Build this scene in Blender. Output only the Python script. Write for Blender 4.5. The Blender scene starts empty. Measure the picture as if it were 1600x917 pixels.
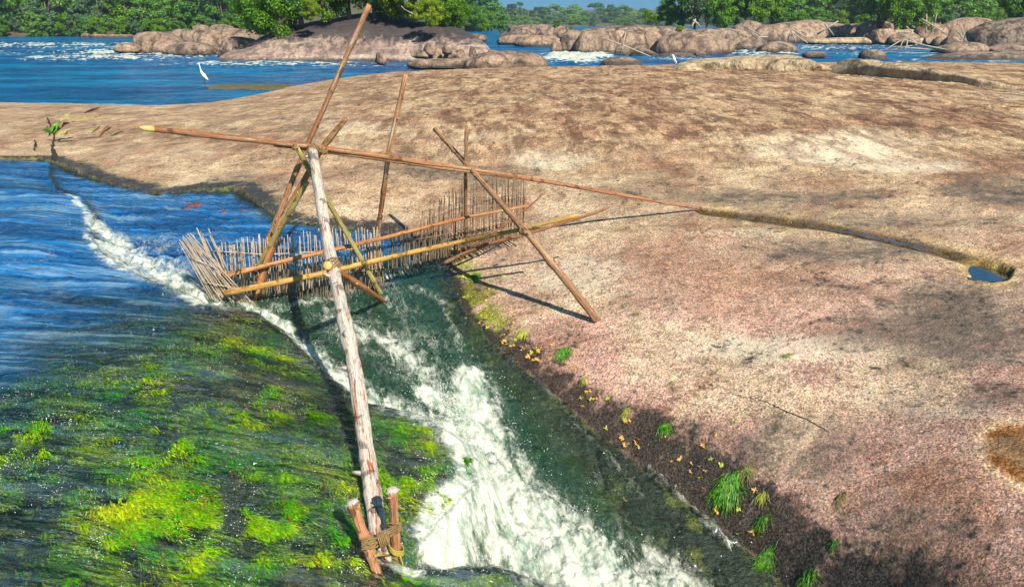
import bpy, math, random
import numpy as np
from mathutils import Vector, Matrix
random.seed(7); RNG = np.random.default_rng(7)
R = math.radians
scene = bpy.context.scene
col = scene.collection

# ------------------------------------------------------------------ camera, sky, sun, exposure
CAMZ, PITCH, LENS = 2.7, R(20.1), 26.0
FPX = 1600 * LENS / 36.0
cam = bpy.data.cameras.new('camera'); cam.lens = LENS; cam.sensor_width = 36
cam.clip_start = 0.05; cam.clip_end = 3000
camo = bpy.data.objects.new('camera', cam); col.objects.link(camo)
camo.location = (0, 0, CAMZ); camo.rotation_euler = (R(90) - PITCH, 0, 0)
scene.camera = camo
SUN = Vector((0.60, -1.0, 1.0)).normalized()
w = bpy.data.worlds.new('World'); scene.world = w; w.use_nodes = True
nt = w.node_tree
sky = nt.nodes.new('ShaderNodeTexSky'); sky.sky_type = 'NISHITA'; sky.sun_disc = False
sky.sun_elevation = math.asin(SUN.z); sky.sun_rotation = math.atan2(SUN.x, SUN.y)
sky.ozone_density = 2.0; sky.dust_density = 0.3; sky.air_density = 1.0
hs = nt.nodes.new('ShaderNodeHueSaturation'); hs.inputs['Saturation'].default_value = 1.05
bg = nt.nodes['Background']; bg.inputs['Strength'].default_value = 0.088
tc = nt.nodes.new('ShaderNodeTexCoord'); va = nt.nodes.new('ShaderNodeVectorMath'); va.operation = 'MULTIPLY_ADD'
va.inputs[1].default_value = (1, 1, .85); va.inputs[2].default_value = (0, 0, .32)
vn = nt.nodes.new('ShaderNodeVectorMath'); vn.operation = 'NORMALIZE'
nt.links.new(tc.outputs['Generated'], va.inputs[0]); nt.links.new(va.outputs[0], vn.inputs[0]); nt.links.new(vn.outputs[0], sky.inputs[0])
mu = nt.nodes.new('ShaderNodeMix'); mu.data_type = 'RGBA'; mu.blend_type = 'MULTIPLY'; mu.inputs[0].default_value = 1.0; mu.inputs[7].default_value = (.66, 1.0, .96, 1)
nt.links.new(sky.outputs[0], mu.inputs[6]); nt.links.new(mu.outputs[2], hs.inputs['Color']); nt.links.new(hs.outputs[0], bg.inputs['Color'])
sl = bpy.data.lights.new('sun', 'SUN'); sl.energy = 5.0; sl.angle = R(0.5); sl.color = (1.0, 0.92, 0.79)
so = bpy.data.objects.new('sun', sl); col.objects.link(so)
so.rotation_euler = SUN.to_track_quat('Z', 'Y').to_euler()
vs = scene.view_settings
scene.display_settings.display_device = 'sRGB'
vs.view_transform = 'Standard'; vs.look = 'None'; vs.exposure = 0.68; vs.gamma = 1.0; vs.use_curve_mapping = False
scene.render.engine = 'CYCLES'
scene.cycles.use_denoising = True
scene.cycles.max_bounces = 8; scene.cycles.transparent_max_bounces = 8
scene.cycles.diffuse_bounces = 2; scene.cycles.glossy_bounces = 2; scene.cycles.volume_bounces = 0
scene.cycles.caustics_reflective = False; scene.cycles.caustics_refractive = False

# ------------------------------------------------------------------ photo geometry -> world helpers
CP, SP = math.cos(PITCH), math.sin(PITCH)
def ray(u, v):
    x = (u - 800.0) / FPX; y = (458.5 - v) / FPX
    return (x, CP + y * SP, -SP + y * CP)
def bp(u, v, z):                       # where the sight line meets height z
    d = ray(u, v); t = (z - CAMZ) / d[2]
    return Vector((d[0] * t, d[1] * t, z))
def bpy_(u, v, Y):                     # where the sight line meets distance Y
    d = ray(u, v); t = Y / d[1]
    return Vector((d[0] * t, Y, CAMZ + d[2] * t))
def proj(x, y, z):
    f = y * CP - (z - CAMZ) * SP; up = y * SP + (z - CAMZ) * CP
    f = np.maximum(f, 0.1)
    return 800 + FPX * x / f, 458.5 - FPX * up / f

# ------------------------------------------------------------------ numpy noise
_P = RNG.permutation(256); _P = np.concatenate([_P, _P, _P])
_G = RNG.random(256) * 2 * np.pi; _GX, _GY = np.cos(_G), np.sin(_G)
def perlin(x, y):
    xi = np.floor(x).astype(np.int64); yi = np.floor(y).astype(np.int64)
    xf, yf = x - xi, y - yi; xi &= 255; yi &= 255
    u = xf * xf * xf * (xf * (xf * 6 - 15) + 10); v = yf * yf * yf * (yf * (yf * 6 - 15) + 10)
    def g(a, b, dx, dy):
        h = _P[_P[a] + b]; return _GX[h] * dx + _GY[h] * dy
    n00 = g(xi, yi, xf, yf); n10 = g(xi + 1, yi, xf - 1, yf)
    n01 = g(xi, yi + 1, xf, yf - 1); n11 = g(xi + 1, yi + 1, xf - 1, yf - 1)
    return ((n00 * (1 - u) + n10 * u) * (1 - v) + (n01 * (1 - u) + n11 * u) * v) * 1.5
def fbm(x, y, o=4, g=0.5, ridge=False):
    s = 0; a = 1.0; t = 0; f = 1.0
    for i in range(o):
        n = perlin(x * f + 17.3 * i, y * f - 9.1 * i)
        if ridge: n = 1 - 2 * np.abs(n)
        s = s + a * n; t += a; a *= g; f *= 2.03
    return s / t
def sstep(a, b, x):
    t = np.clip((x - a) / (b - a), 0, 1); return t * t * (3 - 2 * t)
def pdist(x, y, P, closed=False, wd=None):       # distance to a polyline (and width interpolated along it)
    P = [tuple(p) for p in P]
    n = len(P); best = np.full(x.shape, 1e9); bw = np.ones(x.shape); bt = np.zeros(x.shape)
    L = 0.0
    for i in range(n if closed else n - 1):
        ax, ay = P[i][0], P[i][1]; bx, by = P[(i + 1) % n][0], P[(i + 1) % n][1]
        dx, dy = bx - ax, by - ay; l2 = dx * dx + dy * dy + 1e-12
        t = np.clip(((x - ax) * dx + (y - ay) * dy) / l2, 0, 1)
        d = np.hypot(x - ax - t * dx, y - ay - t * dy)
        m = d < best; best = np.where(m, d, best)
        if wd is not None: bw = np.where(m, wd[i] * (1 - t) + wd[(i + 1) % n] * t, bw)
        bt = np.where(m, L + t * math.sqrt(l2), bt); L += math.sqrt(l2)
    return best, bw, bt
def inside(x, y, P):
    c = np.zeros(x.shape, bool); n = len(P)
    for i in range(n):
        ax, ay = P[i][0], P[i][1]; bx, by = P[(i + 1) % n][0], P[(i + 1) % n][1]
        if ay == by: continue
        m = ((ay > y) != (by > y)) & (x < (bx - ax) * (y - ay) / (by - ay) + ax); c ^= m
    return c
class TPS:
    def __init__(self, pts, lam=1e-4):
        P = np.array([tuple(p) for p in pts], float)
        self.q = self.map(P[:, 0], P[:, 1]); n = len(P)
        K = self.k(self.q[:, None, :], self.q[None, :, :]) + lam * np.eye(n)
        A = np.zeros((n + 3, n + 3)); A[:n, :n] = K; A[:n, n] = 1; A[:n, n + 1:] = self.q
        A[n, :n] = 1; A[n + 1:, :n] = self.q.T
        self.w = np.linalg.lstsq(A, np.concatenate([P[:, 2], [0, 0, 0]]), rcond=None)[0]; self.n = n
    def map(self, x, y):
        y = np.maximum(y, 1.0); return np.stack([1.6 * x / y, np.log(y)], -1)
    def k(self, a, b):
        r2 = ((a - b) ** 2).sum(-1) + 1e-12; return 0.5 * r2 * np.log(r2)
    def __call__(self, x, y):
        q = self.map(x, y).reshape(-1, 2); out = np.empty(len(q))
        for i in range(0, len(q), 40000):
            c = q[i:i + 40000]
            out[i:i + 40000] = self.k(c[:, None, :], self.q[None]) @ self.w[:self.n] + self.w[self.n] + c @ self.w[self.n + 1:]
        return out.reshape(np.shape(x))

# ------------------------------------------------------------------ plan of the place
SLAB_NEAR = [(-500,246,.0),(-150,246,.0),(0,247,-.02),(60,249,-.05),(88,258,-.10),(170,286,-.12),(250,303,-.13),(320,298,-.14),(375,300,-.14),(440,345,-.18),
             (520,355,-.2),(590,358,-.22),(650,378,-.27),(690,400,-.33),(700,425,-.42),(728,490,-.56),(775,540,-.66),(830,585,-.75),(940,680,-.95),
             (1040,760,-1.08),(1160,850,-1.18),(1225,917,-1.25),(1300,1010,-1.32)]
near_w = [bp(*p) for p in SLAB_NEAR]
far_w = [bp(*p) for p in [(620,113,0),(560,119,0),(480,132,0),(400,150,0),(330,163,0),(250,166,0),(150,163,0),(0,160,0),(-300,160,0)]]
SLAB = [(-70, 17.5), ] + [(p.x, p.y) for p in near_w] + [(3.0, 1.0), (90, 1.0), (90, 44), (40, 50), (14, 51), (4, 48.5)] + [(p.x, p.y) for p in far_w] + [(-70, 30)]
slab_pts = [Vector((p.x + .9, p.y + .9, p.z * (.35 if i > 12 else .8))) for i, p in enumerate(near_w) if i > 12 and i % 2] + list(near_w[:11]) + list(far_w) + [bp(*p) for p in [
    (100,205,.22),(0,205,.22),(-200,205,.22),(-500,205,.2),(300,190,.22),(300,230,.2),(430,200,.38),(180,250,.12),(330,270,.06),(470,300,.08),(600,320,.04),(560,250,.28),
    (620,180,.5),(620,140,.42),(720,330,.1),(935,505,.0),(1100,328,.2),(900,300,.26),(1000,400,.14),
    (1000,540,-.02),(1200,600,.02),(1300,680,-.02),(1450,740,-.02),(1500,860,-.1),(1600,800,-.02),(1700,760,0),(1600,1000,-.15),(1580,700,0),(1545,422,.2),(1350,362,.21),(1300,480,.13),(1600,520,.2),
    (1900,500,.3),(1300,250,.5),(1600,300,.5),(1900,300,.7)]]
slab_pts += [Vector(p) for p in [(-6,30,.35),(-3,38,.5),(0,38,.62),(8,38,.78),(14,36,.86),(20,33,.9),(20,24,.78),(10,26,.72),(0,26,.62),(-7,22,.42),(26,24,.85),(45,24,1.0),(70,24,1.1),
                                 (40,10,.9),(80,10,1.2),(4,48.5,0),(14,51,0),(40,50,0),(90,44,0),(22,40,.8),(40,38,.9),(-40,21,.25),(-60,21,.25),(-60,26,.1)]]
slab_b = TPS(slab_pts, .12)
BANK = [(p.x, p.y) for p in near_w[9:]]; BANKZ = [p.z for p in near_w[9:]]
def slab_f(x, y):
    b = slab_b(x, y); d, zw, tt = pdist(x, y, BANK, False, BANKZ)
    e = np.exp(-d / .75) * sstep(0, 1.2, tt)
    return b * (1 - e) + zw * e
LIP = [(80,256,-.06),(76,275,-.06),(90,296,-.06),(126,312,-.07),(146,335,-.08),(140,365,-.09),(162,402,-.10),(230,438,-.13),(330,478,-.2),(398,488,-.3),(440,520,-.35),(490,572,-.42),
       (555,628,-.48),(655,648,-.58),(722,690,-.68),(748,750,-.78),(700,800,-.82),(655,855,-.84),(642,888,-.88),(700,892,-.92),(770,885,-.98),(880,925,-1.1),(990,1010,-1.25)]
lip_w = [bp(*p) for p in LIP]
SHELF = [(p.x, p.y) for p in lip_w] + [(1.0, 1.0), (-60, 1.0), (-70, 17.2)] + [(p.x, p.y - .3) for p in near_w[:4]]
top_f = TPS(list(lip_w) + [bp(*p) for p in [(-600,300,0),(-200,255,0),(0,255,-.02),(-200,300,0),(0,300,0),(60,300,-.02),(0,400,0),(0,500,0),(0,600,-.02),(0,700,-.05),(0,800,-.1),(0,917,-.15),(-400,600,0),(-400,917,0),
    (120,450,-.04),(200,520,-.06),(200,600,-.1),(200,800,-.22),(200,917,-.3),(330,540,-.15),(400,600,-.24),(400,700,-.33),(400,800,-.43),(400,917,-.52),(550,720,-.5),(550,800,-.58),(600,900,-.72),(650,1000,-.85),(0,1200,-.3)]])
chan_f = TPS(list(near_w)[3:] + [bp(*p) for p in [(100,300,-.12),(160,350,-.16),(160,385,-.2),(230,452,-.28),(335,488,-.4),(400,500,-.52),(450,545,-.6),(500,600,-.66),(570,650,-.72),(680,680,-.86),(750,700,-.95),
    (780,760,-1.05),(720,850,-1.1),(655,905,-1.05),(900,917,-1.3),(1000,917,-1.3),(600,375,-.26),(500,395,-.29),(420,400,-.28),(380,470,-.44),(480,468,-.5),(600,440,-.5),(650,480,-.56),(700,560,-.68),(780,640,-.88),
    (850,720,-1.02),(950,820,-1.17),(1100,900,-1.25),(300,400,-.24),(900,1100,-1.5),(700,1000,-1.35)]])
# drops in pool depth, foam zones: (pixel polyline on the water, half widths in metres, strength)
def wl(pts, z): return [tuple(bp(u, v, z))[:2] for u, v in pts]
def wl3(pts): return [tuple(bp(u, v, z))[:2] for u, v, z in pts]
FOAM = [(wl([(105,318),(150,358),(178,392),(235,425),(330,468)], -.2), [.05,.16,.42,.52,.42], .80),
        (wl([(230,385),(330,430),(380,440)], -.25), [.45,.35,.3], .5),
        (wl([(345,480),(415,497),(475,540),(525,582),(590,612),(655,632),(715,645)], -.57), [.05,.12,.18,.24,.28,.32,.34], .88),
        (wl3([(735,610,-.9),(735,660,-.92),(745,720,-1.0),(760,780,-1.1),(830,850,-1.18),(930,905,-1.25),(1040,960,-1.3)]), [.22,.34,.42,.50,.55,.5,.5], 1.02),
        (wl3([(700,800,-1.0),(700,850,-1.05),(690,880,-1.05)]), [.2,.3,.22], 1.1),
        (wl3([(600,890,-.75),(660,905,-.95)]), [.06,.08], .8),
        (wl([(430,482),(520,462),(600,440),(670,415)], -.5), [.12,.16,.16,.14], .62),
        (wl([(640,460),(690,475),(720,540)], -.6), [.12,.10,.08], .5), (wl([(560,520),(620,550),(680,590),(760,625)], -.66), [.10,.12,.14,.12], .72), (wl([(660,620),(710,640),(740,680)], -.8), [.12,.16,.2], .9),
        (wl([(520,500),(620,540),(720,600)], -.62), [.4,.45,.35], .56), (wl([(600,450),(640,500),(700,570)], -.58), [.3,.3,.3], .45),
        (wl([(1010,745),(1100,810),(1200,900),(1230,940)], -1.15), [.06,.09,.10,.12], .62),
        (wl([(820,590),(900,660),(1010,745)], -.9), [.05,.05,.06], .38)]
CHDIR = np.array([.34, -.94])            # mean flow in the chute
def fields(x, y, fine=True):
    """bed height, water height, foam, masks"""
    ds, _, _ = pdist(x, y, SLAB, True); ins = inside(x, y, SLAB); dslab = np.where(ins, ds, -ds)
    dl, _, _ = pdist(x, y, SHELF, True); inl = inside(x, y, SHELF) & ~ins; dshelf = np.where(inl, dl, -dl)
    zs = np.clip(slab_f(x, y), -1.6, 1.3)
    zt = np.clip(top_f(x, y), -1.4, .02); zc = np.clip(chan_f(x, y), -1.6, -.08)
    far = (y > 21 + 0 * x) & ~ins | (y > 52)
    n1 = fbm(x * .35, y * .35, 4); n2 = fbm(x * 1.7, y * 1.7, 4); n3 = fbm(x * 7, y * 7, 3)
    slab = zs + sstep(0, 2.5, dslab) * (n1 * .06 + n2 * .022) + n3 * .006 * sstep(0, .4, dslab)
    slab = np.where(dslab < 0, zs + dslab * 1.3, slab)
    # groove and puddles
    # shelf: mossy bumps under a thin sheet of water
    mb = fbm(x * 1.1, y * 1.3, 4); mb2 = fbm(x * 4.5, y * 5.0, 4); mb3 = fbm(x * 15, y * 17, 3)
    u, v = proj(x, y, zt)
    shallow = np.clip(sstep(430, 620, v + .45 * (u - 150)) , 0, 1)
    lowb = .02 + .26 * (1 - shallow)
    shelf = zt - lowb - .02 + mb * .05 * shallow + mb2 * .045 * shallow + mb3 * .018 * shallow + (mb * .12 + mb2 * .03) * (1 - shallow)
    shelf = np.where(dshelf < 0, zt - .05 + dshelf * 2.0 + mb2 * .05, shelf - .02 * sstep(.25, 0, dshelf))
    chan = zc - .32 + n2 * .12 + n3 * .03
    k = .03
    a, b = slab, np.where(inl | (dshelf > -.6), shelf, -9.0)
    bed = np.maximum(np.maximum(a, b), chan)
    bed = np.where(far, np.where(dslab > -4, np.maximum(slab, -1.5), -1.5), bed)
    if not fine:
        return dict(bed=bed)
    # water
    drop = sstep(-.30, 0.02, dshelf)
    wat = zc + (zt - zc) * drop
    rip = fbm(x * 2.2, y * 6.0, 4); rip2 = fbm(x * 6, y * 19, 3)
    al = x * CHDIR[0] + y * CHDIR[1]; ac = x * CHDIR[1] - y * CHDIR[0]
    foam = np.zeros(x.shape)
    if True:
        wx = x + .05 * fbm(x * 4, y * 4, 2); wy = y + .05 * fbm(x * 4 + 9, y * 4, 2)
        for P, wd, s in FOAM:
            d, ww, _ = pdist(wx, wy, P, False, wd)
            foam = np.maximum(foam, s * np.exp(-(d / ww) ** 2 * .8))
    foam = np.where(far, 0, foam) * np.interp(dshelf, [.08, .30], [1, .25])
    foam = np.maximum(foam, np.where(inl, .24 * (1 - shallow) + .12 * shallow, np.where(dslab < 0, .20, 0)) * (~far))
    c1 = fbm(al * 2.2, ac * 5.5, 4); c2 = fbm(al * 5, ac * 11, 4, .6, True); lump = fbm(al * 5, ac * 6.5, 5, .6); foam = foam * np.clip(.95 + .4 * fbm(al * 1.6, ac * 3.2, 3), .3, 1.25)
    wat = wat + np.where(inl, (fbm(x * .45 + .25 * y, y * 1.3, 3) * .13 + rip * .03 + rip2 * .008) * (1 - .75 * shallow), 0) + (1 - drop) * (c1 * .035 + (c2 - .3) * .018)
    wat = wat + foam * (1 - .6 * drop) * (.03 + lump * .10 + c1 * .07)
    # the river beyond the slab
    fu, fv = proj(x, y, 0 * x)
    zone = np.zeros(x.shape)
    for (cu, cv, ru, rv, s) in [(120,72,260,6,.8),(60,84,120,5,.5),(300,84,240,7,1.0),(170,93,150,5,.9),(440,103,200,5,.8),(290,88,40,7,.8),(600,106,90,3,.4),(900,92,60,9,1.6),(1190,84,60,7,1.0),(1290,76,150,6,.7),
                                (1400,86,110,5,.6),(1560,116,130,9,.8),(1480,98,160,5,.5),(820,70,60,5,.3),(1060,92,60,5,.6)]:
        zone = np.maximum(zone, s * np.exp(-(((fu - cu) / ru) ** 4 + ((fv - cv) / rv) ** 2)))
    wv = fbm(x * .55, y * .30, 4, .55); wv2 = fbm(x * 1.6, y * .9, 3, .5, True); ch = fbm(x * .12, y * .25, 3)
    rz = wv * .05 + zone * (.12 + wv * .30 + wv2 * .12) + ch * .01
    wat = np.where(far, rz, wat)
    ffar = zone * 1.0 * sstep(-.02, .55, wv * .8 + wv2 * .5 - .22 + .25 * zone) + .35 * sstep(.45, .75, wv2 + .3 * wv) * sstep(.05, .4, zone)
    foam = np.where(far, ffar, foam)
    shallowR = np.exp(-(((fu - 400) / 150) ** 4 + ((fv - 137) / 9) ** 4)) * np.clip(1.0 + .06 * wv2, 0, 1.05)          # weedy shoal by the egret
    return dict(bed=np.where(far & ~ins, np.maximum(bed, -1.5 + 1.54 * shallowR), bed), wat=wat, foam=foam, dslab=dslab, dshelf=dshelf, inl=inl, ins=ins, far=far, shallow=shallow, al=al, ac=ac, zc=zc, zt=zt)
def bed_at(x, y):
    return float(fields(np.array([float(x)]), np.array([float(y)]), False)['bed'][0])
def on_bed(u, v, guess=0.0):                # the point of the rock surface seen at (u, v)
    z = guess
    for _ in range(7):
        p = bp(u, v, z); z = z * .25 + .75 * bed_at(p.x, p.y)
    p = bp(u, v, z); return Vector((p.x, p.y, bed_at(p.x, p.y)))

# ------------------------------------------------------------------ mesh helpers
def mk(name, V, F, mat=None, smooth=True, parent=None, attrs=None, link=True):
    V = np.asarray(V, np.float32); me = bpy.data.meshes.new(name)
    if isinstance(F, np.ndarray):
        n, k = F.shape
        me.vertices.add(len(V)); me.vertices.foreach_set('co', V.ravel())
        me.loops.add(n * k); me.loops.foreach_set('vertex_index', F.astype(np.int32).ravel())
        me.polygons.add(n); me.polygons.foreach_set('loop_start', np.arange(0, n * k, k, dtype=np.int32))
        me.update(calc_edges=True)
    else:
        me.from_pydata(V.tolist(), [], F)
    me.polygons.foreach_set('use_smooth', np.full(len(me.polygons), smooth))
    for an, (kind, arr) in (attrs or {}).items():
        at = me.attributes.new(an, kind, 'POINT')
        if kind == 'FLOAT': at.data.foreach_set('value', arr.astype(np.float32).ravel())
        elif kind == 'FLOAT_COLOR':
            a4 = np.ones((len(V), 4), np.float32); a4[:, :3] = arr; at.data.foreach_set('color', a4.ravel())
        else: at.data.foreach_set('vector', arr.astype(np.float32).ravel())
    me.update()
    if mat: me.materials.append(mat)
    if not link: return me
    o = bpy.data.objects.new(name, me); col.objects.link(o)
    if parent: o.parent = parent
    return o
def tag(o, label=None, cat=None, group=None, kind=None):
    if label: o['label'] = label
    if cat: o['category'] = cat
    if group: o['group'] = group
    if kind: o['kind'] = kind
    return o
def empty(name, loc, label, cat, group=None):
    o = bpy.data.objects.new(name, None); o.location = loc; o.empty_display_size = .1; col.objects.link(o)
    return tag(o, label, cat, group)
def face_up(o):
    me = o.data
    if sum(p.normal.z for p in me.polygons) < 0: me.flip_normals()
    return o
class MB:                                    # collects pieces of one mesh
    def __init__(s): s.V = []; s.F = []; s.n = 0
    def add(s, V, F):
        V = np.asarray(V, float).reshape(-1, 3); s.V.append(V); s.F += [tuple(i + s.n for i in f) for f in F]; s.n += len(V)
    def tube(s, P, rad, n=8, cap=True):
        P = [Vector(p) for p in P]; m = len(P)
        if not hasattr(rad, '__len__'): rad = [rad] * m
        V = []; prev = None
        for i, p in enumerate(P):
            t = (P[min(i + 1, m - 1)] - P[max(i - 1, 0)]); t.normalize()
            if prev is None: a = t.orthogonal().normalized()
            else: a = (prev - t * prev.dot(t)); a.normalize()
            prev = a; b = t.cross(a)
            for k in range(n):
                th = 2 * math.pi * k / n; V.append(p + (a * math.cos(th) + b * math.sin(th)) * rad[i])
        F = [(i * n + k, i * n + (k + 1) % n, (i + 1) * n + (k + 1) % n, (i + 1) * n + k) for i in range(m - 1) for k in range(n)]
        if cap: F += [tuple(range(n - 1, -1, -1)), tuple(range((m - 1) * n, m * n))]
        s.add([tuple(v) for v in V], F)
    def build(s, name, mat, parent=None, smooth=True):
        V = np.concatenate(s.V)
        if parent is not None:
            V = V - np.array(parent_world(parent))
        return mk(name, V, s.F, mat, smooth, parent)
def parent_world(p):
    v = Vector(p.location)
    while p.parent: p = p.parent; v += p.location
    return v

# ------------------------------------------------------------------ material helpers
class NT:
    def __init__(s, name):
        s.m = bpy.data.materials.new(name); s.m.use_nodes = True; s.t = s.m.node_tree; s.t.nodes.clear()
        s.out = s.t.nodes.new('ShaderNodeOutputMaterial'); s._c = None
    def n(s, typ, ins=None, **kw):
        nd = s.t.nodes.new('ShaderNode' + typ)
        for k, v in kw.items(): setattr(nd, k, v)
        for k, v in (ins or {}).items():
            if isinstance(v, bpy.types.NodeSocket): s.t.links.new(v, nd.inputs[k])
            else: nd.inputs[k].default_value = v
        return nd
    def obj(s):
        if s._c is None: s._c = s.n('TexCoord').outputs['Object']
        return s._c
    def mapv(s, sc, src=None): return s.n('Mapping', {'Vector': src or s.obj(), 'Scale': sc}).outputs[0]
    def noise(s, scale, detail=4, rough=.55, vec=None, dist=0.0):
        return s.n('TexNoise', {'Vector': vec or s.obj(), 'Scale': scale, 'Detail': detail, 'Roughness': rough, 'Distortion': dist}).outputs['Fac']
    def ramp(s, f, stops, interp='LINEAR'):
        nd = s.n('ValToRGB', {'Fac': f}); cr = nd.color_ramp; cr.interpolation = interp
        while len(cr.elements) < len(stops): cr.elements.new(.5)
        for e, (p, c) in zip(cr.elements, stops):
            e.position = p; e.color = (c, c, c, 1) if not hasattr(c, '__len__') else tuple(c) + (1,)
        return nd.outputs[0]
    def mix(s, f, a, b, mode='MIX'):
        nd = s.t.nodes.new('ShaderNodeMix'); nd.data_type = 'RGBA'; nd.blend_type = mode
        for i, v in ((0, f), (6, a), (7, b)):
            if isinstance(v, bpy.types.NodeSocket): s.t.links.new(v, nd.inputs[i])
            else: nd.inputs[i].default_value = (tuple(v) + (1,) if hasattr(v, '__len__') else v)
        return nd.outputs[2]
    def math(s, op, a, b=0.0, c=None, clamp=False):
        d = {0: a, 1: b}
        if c is not None: d[2] = c
        return s.n('Math', d, operation=op, use_clamp=clamp).outputs[0]
    def attr(s, name, out='Fac'): return s.n('Attribute', attribute_name=name).outputs[out]
    def bump(s, h, strength=.5, dist=.02, normal=None):
        d = {'Height': h, 'Strength': strength, 'Distance': dist}
        if normal: d['Normal'] = normal
        return s.n('Bump', d).outputs[0]
    def bsdf(s, **kw):
        m = {'color': 'Base Color', 'rough': 'Roughness', 'normal': 'Normal', 'spec': 'Specular IOR Level', 'metal': 'Metallic', 'trans': 'Transmission Weight', 'sss': 'Subsurface Weight', 'coat': 'Coat Weight', 'ior': 'IOR', 'emit': 'Emission Color'}
        ins = {}
        for k, v in kw.items():
            ins[m[k]] = tuple(v) + (1,) if (hasattr(v, '__len__') and not isinstance(v, bpy.types.NodeSocket)) else v
        return s.n('BsdfPrincipled', ins).outputs[0]
    def done(s, sh):
        s.t.links.new(sh, s.out.inputs['Surface']); return s.m

# ------------------------------------------------------------------ rock, bed, moss materials
def mat_slab():
    m = NT('granite_slab')
    base = m.attr('macro', 'Color'); wet = m.attr('wet'); flaky = m.attr('flaky'); stain = m.attr('stain'); palea = m.attr('palea')
    g1 = m.noise(62, 3, .75); g2 = m.noise(19, 5, .7); g3 = m.noise(5.5, 6, .7, None, .5)
    vor = m.n('TexVoronoi', {'Vector': m.obj(), 'Scale': 75.0}, feature='F1').outputs['Color']
    vv = m.n('SeparateColor', {0: vor}).outputs[0]
    c = m.mix(1.0, base, m.ramp(g1, [(.34, .30), (.46, .75), (.54, 1.12), (.68, 2.0)]), 'MULTIPLY')
    c = m.mix(.85, c, m.ramp(vv, [(0, .6), (.22, .85), (.5, 1.0), (.8, 1.15), (1., 1.5)]), 'MULTIPLY')
    c = m.mix(.75, c, m.ramp(g2, [(.32, .42), (.46, .85), (.54, 1.12), (.68, 1.7)]), 'MULTIPLY')
    c = m.mix(.6, c, m.ramp(g3, [(.34, .40), (.5, 1.0), (.66, 1.55)]), 'MULTIPLY')
    g4 = m.noise(1.5, 7, .72, m.mapv((1, 1.25, 1)), .8)
    c = m.mix(m.math('MULTIPLY', m.ramp(g4, [(.50, 0.), (.60, 1.)]), .55), c, m.mix(1.0, c, (.62, .45, .34), 'MULTIPLY'))
    c = m.mix(m.math('MULTIPLY', m.ramp(g4, [(.36, 1.), (.44, 0.)]), .5), c, m.mix(1.0, c, (1.4, 1.45, 1.4), 'MULTIPLY'))
    tint = m.n('HueSaturation', {'Color': vor, 'Saturation': .6, 'Value': 1.45}).outputs[0]
    c = m.mix(.28, c, tint, 'MULTIPLY')
    mot = m.math('ADD', m.math('ADD', m.math('ADD', m.math('MULTIPLY', m.math('SUBTRACT', g4, .5), 1.1), m.math('MULTIPLY', m.math('SUBTRACT', g3, .5), 1.6)), m.math('MULTIPLY', m.math('SUBTRACT', g2, .5), 1.6)), m.math('MULTIPLY', m.math('SUBTRACT', g1, .5), 1.0))
    pm_ = m.n('MapRange', {'Value': m.math('ADD', palea, mot), 'From Min': .3, 'From Max': .9, 'To Min': 0., 'To Max': .85}).outputs[0]
    c = m.mix(pm_, c, m.mix(.7, (.74, .64, .47), m.ramp(g1, [(.35, .6), (.6, 1.2)]), 'MULTIPLY'))
    sm_ = m.n('MapRange', {'Value': m.math('ADD', stain, m.math('MULTIPLY', mot, 1.6)), 'From Min': .22, 'From Max': .8, 'To Min': 0., 'To Max': .9}).outputs[0]
    c = m.mix(sm_, c, m.mix(.9, (.115, .088, .066), m.ramp(g1, [(.38, .35), (.5, .9), (.64, 2.2)]), 'MULTIPLY'))
    wm_ = m.n('MapRange', {'Value': m.math('ADD', wet, m.math('MULTIPLY', mot, 1.7)), 'From Min': .3, 'From Max': .75, 'To Min': 0., 'To Max': .93}).outputs[0]
    c = m.mix(wm_, c, m.mix(.9, (.021, .018, .014), m.ramp(g1, [(.40, .15), (.5, .7), (.62, 4.0)]), 'MULTIPLY'))
    # exfoliating flakes of the far crest
    fl = m.noise(1.7, 6, .68, m.mapv((1.0, .32, 1)), .6); fl2 = m.noise(5.0, 5, .72, m.mapv((1.0, .24, 1)))
    flk = m.math('ADD', m.math('MULTIPLY', fl, .6), m.math('MULTIPLY', fl2, .4))
    fr = m.ramp(flk, [(.42, (.26, .14, .075)), (.475, (.60, .42, .30)), (.52, (1.12, 1.05, .95)), (.60, (1.35, 1.28, 1.15))])
    c = m.mix(flaky, c, m.mix(1.0, c, fr, 'MULTIPLY'))
    sp_ = m.n('TexVoronoi', {'Vector': m.obj(), 'Scale': 7.0}, feature='F1').outputs['Distance']
    c = m.mix(m.math('MULTIPLY', m.ramp(sp_, [(.05, 1.), (.075, 0.)]), m.ramp(m.noise(1.3, 2), [(.5, 0.), (.55, .9)])), c, (.72, .68, .58))
    b = m.bump(g1, .7, .008); b = m.bump(g2, .6, .02, b)
    b = m.bump(m.noise(5, 5, .6), .35, .08, b)
    b = m.bump(m.math('MULTIPLY', flk, flaky), .7, .35, b)
    rough = m.math('SUBTRACT', .82, m.math('MULTIPLY', wet, .5))
    return m.done(m.bsdf(color=c, rough=rough, normal=b, spec=.4))
def mat_bed():
    m = NT('mossy_riverbed')
    base = m.attr('macro', 'Color')
    g1 = m.noise(60, 4, .7); g2 = m.noise(14, 5, .65, None, .4); g3 = m.noise(4, 4, .6)
    c = m.mix(.9, base, m.ramp(g1, [(.32, .25), (.5, .95), (.7, 1.9)]), 'MULTIPLY')
    c = m.mix(.8, c, m.ramp(g2, [(.35, .4), (.5, 1.0), (.65, 1.6)]), 'MULTIPLY')
    b = m.bump(g1, .7, .02); b = m.bump(g2, .8, .06, b); b = m.bump(g3, .5, .1, b)
    return m.done(m.bsdf(color=c, rough=.35, normal=b, spec=.5))
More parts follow.
